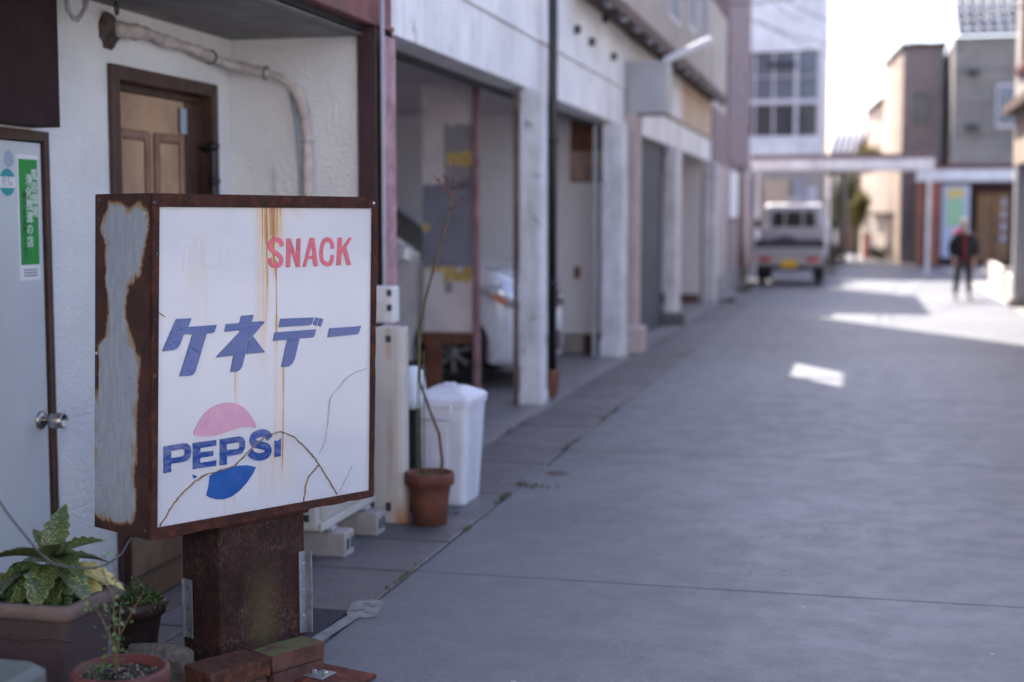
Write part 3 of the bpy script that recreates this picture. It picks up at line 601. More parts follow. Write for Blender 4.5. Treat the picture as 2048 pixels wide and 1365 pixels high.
# ------------------------------------------------------------ mauve building
mb_ = thing('mauve_building', 'mauve sheet clad building with dark windows and a brick red ground floor', 'building', (-2.4, 26, 0))
w = MB(); w.box(-7, -2.45, 24.46, 27.5, 3.3, 5.1, 'cream'); hol = [(28.0, 28.9, 3.5, 4.5), (29.8, 30.8, 3.5, 4.5), (31.4, 32.2, 3.5, 4.5)]
win_wall(w, -2.6, -2.40, 27.5, 32.9, 2.5, 5.2, hol, 'mauve'); w.box(-2.6, -2.40, 27.5, 32.9, 5.201, 8.3, 'mauve'); w.box(-7, -2.61, 27.5, 32.9, 0, 8.3, 'mauve'); w.box(-7, -2.41, 24.46, 27.49, 2.36, 3.299, 'mauve')
w.box(-2.6, -2.40, 24.46, 32.9, 0, .35, 'conc_wall'); w.build('wall', mb_)
for (a, b, h0, h1) in hol: fo = MB().box(-2.60, -2.58, a, b, h0, h1, 'glass_dark').build('window', mb_); B('window_frame', -2.579, -2.39, (a+b)/2-.03, (a+b)/2+.03, h0, h1, 'frame_white', fo)
B('brick_red_wall', -2.6, -2.41, 24.46, 27.4, .351, 2.359, 'pinkish', mb_); B('brown_screen', -2.5, -2.41, 27.9, 30.2, .351, 1.3, 'brown_wall', mb_)
B('entrance_door', -2.55, -2.42, 30.4, 31.6, .0, 2.2, 'brown_board', mb_, .01); B('pale_notice', -2.405, -2.38, 27.6, 29.6, 1.42, 2.32, 'white', mb_)
B('pinkish_wall', -2.6, -2.41, 31.7, 32.9, .351, 2.48, 'pinkish', mb_)
B('mauve_ground_floor_wall', -2.6, -2.42, 27.42, 30.3, .351, 2.48, 'mauve', mb_)

# ------------------------------------------------------------ white end building
eb = thing('white_end_building', 'tall white building closing the street behind the truck with a wide window band', 'building', (-2, 41, 0))
w = MB(); w.box(-8, -1.05, 41.0, 50, 6.06, 10.5, 'white_paint'); w.box(-8, -1.05, 41.0, 50, 2.95, 3.72, 'white_paint'); w.box(-8, -1.05, 41.4, 50, 3.721, 6.059, 'white_paint'); w.box(-8, -1.05, 41.2, 50, 0, 2.949, 'cream'); w.build('wall', eb)
xs = [-4.5, -3.6, -2.88, -2.36, -1.71, -1.08]
for i in range(5):
    for z0, z1 in ((3.74, 4.60), (4.74, 6.04)):
        B('window', xs[i]+.02, xs[i+1]-.02, 41.12, 41.15, z0, z1, 'glass_blue' if z0 > 4.5 else 'glass_dark', eb)
for i, x in enumerate(xs): B('mullion', x-(.07 if i > 3 else .02), x+.03, 41.02, 41.14, 3.73, 6.05, 'frame_white', eb)
B('transom', -4.5, -1.08, 40.99, 41.11, 4.60, 4.74, 'frame_white', eb); B('transom', -4.5, -1.08, 41.03, 41.11, 5.36, 5.39, 'frame_white', eb)
B('dark_vent', -2.55, -1.75, 40.94, 41.0, 5.62, 5.78, 'meter_dark', eb)
for x0, x1, m in ((-3.2, -2.7, 'brown_wall'), (-2.6, -1.9, 'cream2'), (-1.8, -1.4, 'grey_box')): B('ground_floor_panel', x0, x1, 41.12, 41.19, .1, 2.5, m, eb)
B('door_frame', -1.38, -1.1, 41.1, 41.19, 0, 2.3, 'frame_white', eb)

# ------------------------------------------------------------ arcade canopy over the cross street
ar = thing('street_canopy', 'long low white canopy spanning the street in front of the end building', 'canopy', (0, 36, 0))
c = MB(); c.box(-2.58, 1.80, 36.0, 37.6, 2.60, 2.86, 'white_paint'); c.build('fascia', ar, .01); B('top_flashing', -2.6, 1.75, 35.97, 37.6, 2.862, 2.98, 'mauve', ar, .01)
for x in (-2.5, -.62, 1.74): B('column', x-.05, x+.05, 37.3, 37.4, 0, 2.60, 'eave' if x > -1 and x < 1 else 'white_paint', ar)

# ------------------------------------------------------------ concrete building (right, facing us)
cg = thing('concrete_building', 'grey streaked concrete building with terracotta columns and a poster at street level', 'building', (3, 44, 0))
w = MB(); w.box(2.68, 6.5, 44, 50, 2.98, 6.68, 'conc_wall'); w.box(1.75, 6.5, 45.2, 50, 0, 2.6, 'dark_entry'); w.build('wall', cg)
B('red_beam', 2.1, 4.4, 43.9, 44.5, 2.86, 2.978, 'red_steel', cg); B('white_fascia', 1.72, 4.4, 43.8, 45.3, 2.50, 2.84, 'white_paint', cg, .01)
for x0, x1 in ((1.74, 1.90), (2.06, 2.36)): B('column', x0, x1, 43.95, 44.3, 0, 2.5, 'terra_wall', cg, .01)
po = B('poster_board', 2.43, 3.21, 44.0, 44.05, .25, 2.40, 'poster_blue', cg); B('poster_heading', 2.56, 3.06, 43.985, 43.998, 2.02, 2.28, 'poster_yellow', po); B('poster_text_block', 2.56, 3.06, 43.985, 43.998, 1.2, 1.98, 'poster_green', po)
for i in range(2):
    d_ = B('wooden_door', 3.50+.48*i, 3.94+.48*i, 45.0, 45.1, .1, 2.15, 'wood_door2', cg)
for i in range(4): B('door_pane', 4.2, 4.32, 44.97, 44.999, .7+.36*i, .92+.36*i, 'poster_blue', d_)
B('vent_hood', 3.05, 3.35, 43.8, 43.999, 5.55, 5.72, 'meter_dark', cg); B('vent_hood', 3.05, 3.40, 43.8, 43.999, 3.96, 4.12, 'meter_dark', cg)
wn_ = MB(); wn_.box(3.86, 4.5, 43.96, 44.02, 4.05, 5.3, 'frame_white'); wi = wn_.build('window', cg, .01); B('pane', 3.92, 4.44, 43.945, 43.958, 4.14, 5.22, 'glass_blue', wi)
for i in range(3): B('formwork_joint', 2.69, 6.4, 43.985, 43.999, 3.8+.95*i, 3.82+.95*i, 'meter_dark', cg)
rf = MB(); rf.prism([(2.75, 43.8, 6.70), (6.9, 43.8, 6.70), (6.9, 43.8, 6.78), (2.75, 43.8, 6.78)], (0, 6, 3.2), 'tile_roof')
for i in range(14): rf.tube([(2.85+.3*i, 43.75, 6.80), (2.85+.3*i, 49.8, 10.0)], .06, 'tile_roof', 6)
for i in range(10): rf.box(2.75, 6.9, 43.78+.6*i, 43.84+.6*i, 6.78+.32*i, 6.86+.32*i, 'tile_roof')
rf.build('tiled_roof', cg)

# ------------------------------------------------------------ brown clad house and those beyond
bh = thing('brown_clad_house', 'brown clad flat roofed house with its sunlit side coloured paler, left of the concrete building', 'house', (2, 46.5, 0))
w = MB(); w.prism([(1.34, 46.5, 0), (2.55, 46.5, 0), (2.55, 52, 0), (.90, 52, 0)], (0, 0, 6.70), 'brown_wall'); w.build('wall', bh); MB().prism([(1.30, 46.52, 0), (1.336, 46.52, 0), (.895, 52, 0), (.85, 52, 0)], (0, 0, 6.65), 'lit_wall').build('side_wall', bh); MB().prism([(1.24, 46.4, 6.70), (2.6, 46.4, 6.70), (2.6, 52.1, 6.70), (.78, 52.1, 6.70)], (0, 0, .13), 'eave').build('parapet', bh)  # side slab coloured paler than the cladding, sunlight put into its colour
B('window', 1.6, 2.1, 46.44, 46.497, 4.3, 5.3, 'glass_dark', bh); B('downpipe', 2.40, 2.46, 46.40, 46.497, 0, 6.6, 'grey_box', bh)
gh = thing('gabled_house', 'narrow gabled house with pale walls and brown roof beyond the canopy', 'house', (.7, 60, 0))
w = MB(); w.prism([(.2, 60, 0), (1.75, 60, 0), (1.75, 60, 5.0), (1.15, 60, 6.1), (.2, 60, 4.3)], (0, 8, 0), 'lit_wall'); w.build('wall', gh)
rf = MB(); rf.prism([(0, 59.6, 4.05), (1.15, 59.6, 6.15), (1.15, 59.6, 6.40), (-.1, 59.6, 4.15)], (0, 9, 0), 'eave'); rf.prism([(1.15, 59.6, 6.15), (1.9, 59.6, 4.8), (1.95, 59.6, 4.95), (1.15, 59.6, 6.40)], (0, 9, 0), 'eave'); rf.build('roof', gh)
B('window', .8, 1.3, 59.96, 59.998, 3.6, 4.6, 'glass_dark', gh); B('lower_window', .7, 1.5, 59.96, 59.998, .8, 1.7, 'glass_dark', gh); B('balcony', .5, 1.7, 59.3, 59.95, 2.75, 2.95, 'lit_wall', gh)
rh = thing('blue_roofed_house', 'house with ribbed blue grey roof seen above the canopy', 'house', (0, 62, 0))
B('wall', -.85, 1.2, 62, 70, 0, 4.05, 'lit_wall', rh)
rf = MB(); rf.prism([(-1.15, 61.5, 4.05), (1.4, 61.5, 4.05), (1.4, 66, 6.2), (-.75, 66, 6.2)], (0, 0, .12), 'blue_roof')
for i in range(11): t_ = i/10; rf.tube([(-1.15+2.55*t_, 61.45, 4.2), (-.75+2.15*t_, 66, 6.36)], .05, 'frame_white', 5)
rf.build('ribbed_roof', rh)
ph = thing('pale_garden_house', 'pale plastered low house lit by sun behind the canopy right half', 'house', (1, 50, 0))
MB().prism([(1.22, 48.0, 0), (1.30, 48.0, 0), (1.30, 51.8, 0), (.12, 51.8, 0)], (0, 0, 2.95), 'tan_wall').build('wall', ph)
MB().prism([(1.18, 47.9, 1.5), (1.22, 47.98, 1.5), (.55, 50.3, 1.5), (.45, 50.2, 1.5)], (0, 0, .12), 'eave').build('ledge', ph); MB().prism([(1.10, 48.2, 0), (1.14, 48.22, 0), (.98, 48.75, 0), (.92, 48.72, 0)], (0, 0, 1.3), 'brown_wall').build('doorway', ph); MB().prism([(.25, 50.9, 0), (.45, 50.6, 0), (.5, 50.9, 0), (.2, 51.4, 0)], (0, 0, .9), 'terra_wall').build('gate_pier', ph)
lh = thing('left_far_house', 'white rendered far house in the gap between the dark post and the end building', 'house', (-1.6, 60, 0))
B('wall', -3.4, -.78, 60, 68, 0, 3.2, 'white_paint', lh); B('roof', -3.6, -.7, 59.8, 68.2, 3.202, 3.4, 'eave', lh); B('window', -1.9, -1.2, 59.96, 59.998, 1.2, 2.2, 'glass_dark', lh)

th = thing('tan_narrow_house', 'tan narrow house with uneven brown lean-to roof between gabled house and brown clad house', 'house', (1.1, 49, 0))
w = MB(); w.prism([(.88, 53.0, 0), (1.5, 53.0, 0), (1.5, 58, 0), (.35, 58, 0)], (0, 0, 5.7), 'lit_wall'); w.build('wall', th)
MB().prism([(.70, 52.7, 5.5), (1.55, 52.7, 6.1), (1.55, 52.7, 6.25), (.62, 52.7, 5.6)], (-.4, 5.4, 0), 'eave').build('lean_to_roof', th)
B('window', 1.0, 1.25, 52.94, 52.998, 4.2, 5.0, 'glass_blue', th); MB().tube([(.92, 52.94, 0), (.92, 52.94, 5.5)], .04, 'grey_box').build('downpipe', th); B('brown_upper_wall', .9, 1.5, 52.95, 52.999, 3.2, 4.1, 'brown_wall', th)
ic = MB(); ic.lathe([(0, .0035), (.06, .0035), (.065, .001)], (-1.58, 7.60, 0), 'rustspot', 20); ic.build('iron_cover', None, label='small round rusty iron cover set in the road near the white bin', cat='cover')

# ------------------------------------------------------------ right-hand near building
kb = thing('right_corner_building', 'cream building on the right edge with brown ledge and grey street level posts', 'building', (2.6, 20, 0))
w = MB(); hol = [(14, 15.4, 3.9, 5.2), (17, 19, 3.9, 5.2), (21.2, 23.6, 3.75, 5.3)]
for (a, b, h0, h1) in [(0, 0, 0, 0)]: pass
y = 13.0
for (a, b, h0, h1) in hol: w.box(2.42, 2.6, y, a, 3.2, 6.2, 'cream'); w.box(2.42, 2.6, a, b, 3.2, h0, 'cream'); w.box(2.42, 2.6, a, b, h1, 6.2, 'cream'); y = b
w.box(2.42, 2.6, y, 24.3, 3.2, 6.2, 'cream'); w.box(2.601, 8, 13.0, 24.3, 2.25, 6.2, 'cream'); w.box(2.43, 2.6, 13.0, 24.3, 2.25, 3.199, 'lit_wall'); w.box(2.7, 8, 13.0, 24.0, 0, 2.249, 'conc_wall'); w.build('wall', kb)
for (a, b, h0, h1) in hol: fo = MB().box(2.52, 2.55, a, b, h0, h1, 'glass_dark').build('window', kb); B('mullion', 2.44, 2.519, (a+b)/2-.03, (a+b)/2+.03, h0, h1, 'frame_white', fo)
B('brown_ledge', 2.25, 2.599, 13.0, 24.4, 3.05, 3.2, 'eave', kb, .01); B('window_sill', 2.36, 2.42, 21, 23.8, 3.62, 3.74, 'red_steel', kb)
for yy in (24.1, 20.6, 17, 13.4): B('street_post', 2.44, 2.66, yy-.22, yy+.10, 0, 2.24, 'grey_box', kb, .01)
B('post_foot', 2.38, 2.7, 23.8, 24.3, 0, .13, 'conc_wall', kb, .01)
hb = thing('unseen_bounce_house', 'unseen pale house added behind the viewpoint to bounce light onto the walls', 'house', (0, -9.5, 0))  # added out of view to bounce sunlight onto walls facing the camera
B('wall', -9, 11, -16, -9.5, 0, 10, 'bounce_white', hb); B('roof', -9.4, 11.4, -16.4, -9.1, 10.002, 10.3, 'tile_roof', hb)
for i in range(4): B('window', -6.5+3.6*i, -5.0+3.6*i, -9.498, -9.45, 5.4, 6.8, 'glass_dark', hb)
for i in range(3): B('window', -6.5+5*i, -4.7+5*i, -9.498, -9.45, .9, 2.3, 'glass_dark', hb)
lw = thing('low_garden_wall', 'low pale plaster wall running past the pedestrian to the corner building', 'wall', (2.7, 28, 0))
for a, b in ((24.6, 27.2), (27.6, 31.0), (31.05, 35)):
    xo = 2.50+(a-24.6)*.045; xe = 2.50+(b-24.6)*.045
    MB().prism([(xo, a, 0), (xe, b, 0), (xe+.16, b, 0), (xo+.16, a, 0)], (0, 0, .42), 'low_wall').build('wall_section', lw, .015)
B('gate_post', 2.60, 2.78, 27.22, 27.58, 0, .5, 'conc_wall', lw, .01)
# ------------------------------------------------------------ the sign (local frame: x along the face, -y towards the viewer, z up)
SG = thing('stand_sign', 'rusty box stand sign with cracked white face reading SNACK, blue katakana and a cola logo', 'sign', (-1.955, 3.694, 0), R(62.1))
L = {
'ke': [(0.0885,1.1106),(0.1409,1.1097),(0.1292,1.0851),(0.2295,1.0856),(0.2214,1.0651),(0.2137,1.0615),(0.1929,1.0615),(0.151,0.9531),(0.1422,0.9438),(0.1321,0.9406),(0.0954,0.9421),(0.1435,1.062),(0.1129,1.0639),(0.0994,1.0356),(0.0901,1.0249),(0.0772,1.0202),(0.0387,1.0193)] ,
'ne': [(0.3204,1.1079),(0.3662,1.1088),(0.3597,1.0874),(0.4049,1.0872),(0.4077,1.0841),(0.4047,1.0801),(0.3455,1.0321),(0.3201,0.9539),(0.31,0.9435),(0.2981,0.9396),(0.2766,0.9407),(0.2894,0.9928),(0.2776,0.9889),(0.2235,0.9881),(0.3143,1.0605),(0.3124,1.0645),(0.2578,1.063),(0.2633,1.0856),(0.3129,1.0861)] ,
'ne2': [(0.3637,1.0422),(0.4083,0.9908),(0.3367,0.9904),(0.3474,1.0288)] ,
'de': [(0.4707,1.0911),(0.6066,1.0883),(0.5976,1.0671),(0.5889,1.0639),(0.4627,1.0648)] ,
'de2': [(0.6162,1.0885),(0.6262,1.0836),(0.617,1.0593),(0.6028,1.0668)] ,
'de3': [(0.6319,1.0853),(0.6458,1.0796),(0.6345,1.0557),(0.6245,1.0613)] ,
'de4': [(0.4472,1.0501),(0.6147,1.0501),(0.6078,1.0287),(0.5991,1.0243),(0.5461,1.0249),(0.5251,0.9627),(0.5143,0.947),(0.4994,0.9399),(0.4713,0.9404),(0.4966,1.0241),(0.4397,1.0238)] ,
'bar': [(0.672,1.0495),(0.8106,1.0491),(0.801,1.0272),(0.7917,1.0226),(0.6635,1.0212)] ,
'N': [(0.5025,1.3387),(0.5176,1.3393),(0.5387,1.2875),(0.5435,1.3382),(0.5591,1.3388),(0.5528,1.2494),(0.5375,1.2493),(0.5189,1.3029),(0.5138,1.2491),(0.4977,1.249)] ,
'A': [(0.596,1.3397),(0.6152,1.3395),(0.6272,1.2496),(0.6105,1.2495),(0.6069,1.2735),(0.586,1.2734),(0.578,1.2498),(0.5652,1.2491)] ,
'A_h': [(0.6056,1.3218),(0.606,1.2837),(0.5901,1.2835)] ,
'C_s': [(0.6905,1.304),(0.6897,1.3182),(0.6824,1.3298),(0.6689,1.3339),(0.6553,1.3289),(0.6466,1.3136),(0.6429,1.2932),(0.6443,1.2727),(0.6526,1.261),(0.666,1.2555),(0.6796,1.2578),(0.6876,1.2692),(0.6899,1.2841)] ,
'K': [(0.714,1.3393),(0.7323,1.3396),(0.7294,1.3047),(0.7618,1.3388),(0.7758,1.3392),(0.7502,1.3082),(0.7704,1.2504),(0.7519,1.2496),(0.7368,1.2942),(0.7291,1.2865),(0.7252,1.2502),(0.7069,1.2499)] ,
'S_s': [(0.4831,1.3151),(0.4787,1.3301),(0.4598,1.3361),(0.4414,1.3292),(0.4365,1.3135),(0.4477,1.3012),(0.4705,1.2872),(0.4795,1.2744),(0.4746,1.2609),(0.4572,1.2554),(0.4401,1.2604),(0.4342,1.2798)] ,
'T_s': [(0.1047,1.3324),(0.1549,1.3348)] ,
'T2_s': [(0.1291,1.3338),(0.1246,1.2513)] ,
'E_s': [(0.2282,1.3413),(0.1851,1.3391),(0.181,1.2541),(0.2264,1.2572)] ,
'E2_s': [(0.1841,1.2979),(0.2247,1.2997)] ,
'A2_s': [(0.2449,1.2524),(0.2738,1.3478),(0.2935,1.2564)] ,
'A3_s': [(0.2563,1.2835),(0.287,1.2855)] ,
'P1': [(0.036,0.7423),(0.1012,0.7447),(0.1186,0.7421),(0.1288,0.7326),(0.132,0.7175),(0.1281,0.7003),(0.1174,0.6914),(0.1034,0.6888),(0.0613,0.689),(0.0607,0.6651),(0.0348,0.6643)] ,
'P1_h': [(0.0622,0.7267),(0.1008,0.7272),(0.1077,0.7234),(0.1092,0.7144),(0.1055,0.7076),(0.0968,0.7057),(0.0617,0.7058)] ,
'E': [(0.1378,0.7412),(0.2216,0.7408),(0.2213,0.7238),(0.1639,0.7224),(0.1636,0.7106),(0.2101,0.7094),(0.2098,0.6945),(0.1632,0.6929),(0.1629,0.6787),(0.221,0.6796),(0.2206,0.6622),(0.1367,0.6632)] ,
'P2': [(0.2343,0.7409),(0.3062,0.7416),(0.321,0.7362),(0.329,0.7237),(0.3271,0.7026),(0.3163,0.6887),(0.305,0.6864),(0.2598,0.6852),(0.2593,0.6611),(0.2333,0.6615)] ,
'P2_h': [(0.2595,0.7229),(0.3021,0.7238),(0.3076,0.7186),(0.3073,0.708),(0.3017,0.7042),(0.2591,0.7048)] ,
'S2_s': [(0.4237,0.7218),(0.4124,0.7355),(0.3932,0.7414),(0.3664,0.7377),(0.3566,0.725),(0.3659,0.7117),(0.3925,0.7033),(0.4135,0.6936),(0.4171,0.6793),(0.4034,0.6701),(0.3803,0.6696),(0.3576,0.6768),(0.3464,0.688)] ,
'I': [(0.4423,0.7134),(0.4548,0.7104),(0.4675,0.7167),(0.4665,0.6607),(0.4413,0.6607)] ,
'top': [(0.1395,0.7673),(0.1476,0.7834),(0.1659,0.8109),(0.1913,0.832),(0.2203,0.8454),(0.2531,0.8502),(0.2861,0.847),(0.3155,0.8345),(0.3413,0.8122),(0.3635,0.7839),(0.3744,0.7582),(0.3479,0.7658),(0.3179,0.7691),(0.2881,0.7663),(0.2511,0.7584),(0.2219,0.7543),(0.1931,0.754),(0.1647,0.7573),(0.1471,0.7623)] ,
'bot': [(0.1958,0.635),(0.2304,0.6453),(0.2709,0.6505),(0.3043,0.6522),(0.3381,0.6487),(0.369,0.6385),(0.3564,0.6192),(0.3332,0.5948),(0.3065,0.5742),(0.2764,0.5603),(0.2468,0.5562),(0.2177,0.5605),(0.1962,0.5691),(0.1827,0.5777),(0.1915,0.6027)] ,
'frag': [(0.1332,0.648),(0.1524,0.6395),(0.1406,0.6331)] ,
'cr1': [(0.0183,0.5083),(0.0377,0.5343),(0.0694,0.5704),(0.1048,0.6004),(0.1404,0.6234),(0.1834,0.6397),(0.2304,0.6453),(0.2857,0.6516),(0.3084,0.6669),(0.3465,0.6941),(0.3812,0.7175),(0.4201,0.7346),(0.4513,0.7379),(0.4788,0.7348),(0.5184,0.7171),(0.5582,0.684),(0.5985,0.644),(0.6474,0.5798),(0.7014,0.504)] ,
'cr2': [(0.6207,0.6107),(0.5811,0.5824),(0.5684,0.5586),(0.5593,0.5025)] ,
'cr3': [(0.8371,0.9063),(0.7882,0.9005),(0.7431,0.8825),(0.673,0.8261),(0.656,0.7279),(0.646,0.6814),(0.6207,0.6464)] ,
'cr4': [(0.7649,0.5895),(0.7062,0.5102)] ,
'cr5': [(0.0262,1.1341),(0.0508,1.1193)] ,
'face': [(0.0332,1.4313),(0.8606,1.4328),(0.8385,0.497),(0.0032,0.5079)] ,
}
SIDE = [(0.253,1.375),(0.229,1.319),(0.232,1.233),(0.206,1.134),(0.229,1.055),(0.273,1.017),(0.271,0.934),(0.281,0.853),(0.291,0.785),(0.287,0.706),(0.302,0.606),(0.315,0.521),(0.221,0.502),(0.137,0.501),(0.084,0.517),(0.064,0.557),(0.075,0.634),(0.063,0.764),(0.066,0.867),(0.052,0.95),(0.046,1.001),(0.085,1.05),(0.119,1.116),(0.122,1.146),(0.112,1.206),(0.048,1.235),(0.035,1.309),(0.007,1.368),(0.009,1.413),(0.047,1.447),(0.077,1.443),(0.107,1.422),(0.151,1.443),(0.211,1.459)]
DP = .285
cab = MB()
TL, TR, BR, BL = (.0124, 1.4707), (.8812, 1.469), (.8542, .4761), (-.0181, .4748)
def SP(s, z, o=0.): return (s, -o, z)
# sheet cabinet: top, bottom, right side and back
tk = .004
cab.prism([SP(*TL, -.006), SP(*TR, -.006), SP(TR[0], TR[1], -DP), SP(TL[0]+.001, TL[1], -DP)], (0, 0, .002), 'rust')
cab.prism([SP(*BL, -.006), SP(*BR, -.006), SP(BR[0], BR[1], -DP), SP(*BL, -DP)], (0, 0, .004), 'rust')
cab.prism([SP(*BR, -.006), SP(*TR, -.006), SP(TR[0], TR[1], -DP), SP(BR[0], BR[1], -DP)], (-.004, 0, 0), 'rust')
cab.prism([SP(BL[0], BL[1], -DP), SP(BR[0], BR[1], -DP), SP(TR[0], TR[1], -DP), SP(TL[0], TL[1], -DP)], (0, -.004, 0), 'rust')
cabo = cab.build('cabinet', SG, local=True)
# left side: enamel eaten away by rust; the 'edge' attribute holds the distance inside the surviving paint
def sdist(p, poly):
    ins = False; dm = 9
    for i in range(len(poly)):
        a, b = poly[i], poly[(i+1) % len(poly)]
        if (a[1] > p[1]) != (b[1] > p[1]) and p[0] < (b[0]-a[0])*(p[1]-a[1])/(b[1]-a[1])+a[0]: ins = not ins
        ax, ay = b[0]-a[0], b[1]-a[1]; t = max(0, min(1, ((p[0]-a[0])*ax+(p[1]-a[1])*ay)/(ax*ax+ay*ay+1e-12)))
        dm = min(dm, math.hypot(p[0]-a[0]-t*ax, p[1]-a[1]-t*ay))
    return dm if ins else -dm
NX, NZ = 34, 120; vs = []; ed = []
for j in range(NZ+1):
    tz = j/NZ
    for i in range(NX+1):
        tx = i/NX; s0 = BL[0]+(TL[0]-BL[0])*tz; z0 = BL[1]+(TL[1]-BL[1])*tz; o_ = .004+(DP-.004)*tx
        bul = .0025*math.sin(math.pi*tx)*math.sin(math.pi*tz)
        vs.append((s0-bul-.001, o_, z0)); ed.append(sdist((o_, z0), SIDE))
fs = [(j*(NX+1)+i, (j+1)*(NX+1)+i, (j+1)*(NX+1)+i+1, j*(NX+1)+i+1) for j in range(NZ) for i in range(NX)]
me = bpy.data.meshes.new('side_sheet'); me.from_pydata(vs, [], fs); me.materials.append(M['side']); a = me.attributes.new('edge', 'FLOAT', 'POINT'); a.data.foreach_set('value', ed)
me.polygons.foreach_set('use_smooth', [True]*len(fs)); link(me, 'side_sheet', SG, local=True)
# face frame: four bars with wobbly outer edges
fr = MB(); rf_ = random.Random(4)
def bar(p, q, p2, q2, n=24, m='rust', dep=.03, out=.008, wob=.0018):
    P0, Q0, P1, Q1 = Vector(p), Vector(q), Vector(p2), Vector(q2); V = []; 
    for i in range(n+1):
        t_ = i/n; a = P0.lerp(Q0, t_); b = P1.lerp(Q1, t_); a = a+Vector((rf_.uniform(-wob, wob), rf_.uniform(-wob, wob)))*(0 < i < n)
        V += [SP(a.x, a.y, out), SP(b.x, b.y, out-.002), SP(b.x, b.y, out-dep), SP(a.x, a.y, out-dep)]
    F = []
    for i in range(n):
        k = 4*i
        for c in range(4): F.append((k+c, k+(c+1) % 4, k+4+(c+1) % 4, k+4+c))
    F += [(0, 1, 2, 3), (4*n, 4*n+3, 4*n+2, 4*n+1)]; fr.add(V, F, m)
bar(TL, TR, (TL[0], TL[1]-.037), (TR[0], TR[1]-.035)); fb = fr.build('frame_bar', SG, .0015, local=True); fr = MB()
bar(BL, BR, (BL[0], BL[1]+.034), (BR[0], BR[1]+.022)); fr.build('frame_bar', SG, .0015, local=True); fr = MB()
bar((TL[0], TL[1]-.037), (BL[0], BL[1]+.034), (TL[0]+.0235, TL[1]-.037), (BL[0]+.0235, BL[1]+.034), m='rust'); fr.build('frame_bar', SG, .0015, local=True); fr = MB()
bar((TR[0], TR[1]-.036), (BR[0], BR[1]+.022), (TR[0]-.017, TR[1]-.036), (BR[0]-.013, BR[1]+.022)); fr.build('frame_bar', SG, .0015, local=True)
# acrylic face
NXF, NZF = 40, 44; vs = []; fs = []
for j in range(NZF+1):
    for i in range(NXF+1):
        tx, tz = i/NXF, j/NZF; s0 = (BL[0]+.012)*(1-tz)+(TL[0]+.012)*tz; s1 = (BR[0]-.006)*(1-tz)+(TR[0]-.006)*tz
        s = s0+(s1-s0)*tx; z = .486+(1.452-.486)*tz; vs.append(SP(s, z, -.004+.006*math.sin(math.pi*tx)*math.sin(math.pi*tz)))
for j in range(NZF):
    for i in range(NXF): a = j*(NXF+1)+i; fs.append((a, a+1, a+NXF+2, a+NXF+1))
fm = MB(); fm.add(vs, fs, 'face', True); face = fm.build('acrylic_face', SG, local=True)
def bulge(s, z): return -.004+.006*math.sin(math.pi*min(1, max(0, (s-.005)/.86)))*math.sin(math.pi*min(1, max(0, (z-.486)/.966)))
def shape(name, loops, m, th=.0018, wav=0):
    c = bpy.data.curves.new('c', 'CURVE'); c.dimensions = '2D'; c.fill_mode = 'BOTH'; c.extrude = th/2; c.bevel_depth = 0
    for lp in loops:
        sp = c.splines.new('POLY'); sp.points.add(len(lp)-1); sp.use_cyclic_u = True
        for q, (x, y) in zip(sp.points, lp): q.co = (x, y, 0, 1)
    o = bpy.data.objects.new('c', c); COL.objects.link(o); dg = bpy.context.evaluated_depsgraph_get(); me = bpy.data.meshes.new_from_object(o.evaluated_get(dg))
    bpy.data.objects.remove(o); bpy.data.curves.remove(c)
    for v in me.vertices: x, y, z = v.co; v.co = SP(x, y, bulge(x, y)+th/2+z+.0004)
    me.materials.clear(); me.materials.append(M[m]); me.name = name
    return link(me, name, SG, local=True)
def stroke(pts, w0, w1=None, n=5):
    P = [Vector(p) for p in pts]; D = []
    if len(P) > 2:
        for i in range(len(P)-1):
            p0, p1, p2, p3 = P[max(i-1, 0)], P[i], P[i+1], P[min(i+2, len(P)-1)]
            for k in range(n):
                t_ = k/n; D.append(.5*((2*p1)+(p2-p0)*t_+(2*p0-5*p1+4*p2-p3)*t_*t_+(3*p1-p0-3*p2+p3)*t_**3))
        D.append(P[-1])
    else: D = P
    A, Bq = [], []
    for i, p in enumerate(D):
        d = (D[min(i+1, len(D)-1)]-D[max(i-1, 0)]).normalized(); q = Vector((-d.y, d.x)); t_ = i/(len(D)-1); w = w0+((w1 or w0)-w0)*t_
        A.append(p+q*w/2); Bq.append(p-q*w/2)
    return [tuple(p) for p in A+Bq[::-1]]
def smooth_loop(lp, it=1):
    for _ in range(it):
        o = []
        for i in range(len(lp)): a, b = lp[i], lp[(i+1) % len(lp)]; o += [(a[0]*.75+b[0]*.25, a[1]*.75+b[1]*.25), (a[0]*.25+b[0]*.75, a[1]*.25+b[1]*.75)]
        lp = o
    return lp
shape('letter', [stroke(L['S_s'], .0150)], 'let_red'); shape('letter', [L['N']], 'let_red'); shape('letter', [L['A'], L['A_h']], 'let_red'); shape('letter', [stroke(L['C_s'], .0145)], 'let_red'); shape('letter', [L['K']], 'let_red')
for k in ('ke', 'ne', 'ne2', 'de', 'de2', 'de3', 'de4', 'bar'): shape('katakana_piece', [L[k]], 'let_blue', .0026)
for k in ('P1', 'P2'): shape('letter', [L[k], L[k+'_h']], 'let_blue')
shape('letter', [L['E']], 'let_blue'); shape('letter', [stroke(L['S2_s'], .0245)], 'let_blue'); shape('letter', [L['I']], 'let_blue')
shape('logo_top', [smooth_loop(L['top'])], 'let_pink'); shape('logo_bottom', [L['bot']], 'let_blue2'); shape('logo_fragment', [L['frag']], 'let_blue2')
shape('ghost_letter', [stroke(L['T_s'], .011)], 'ghost', .0004); shape('ghost_letter', [stroke(L['T2_s'], .011)], 'ghost', .0004)
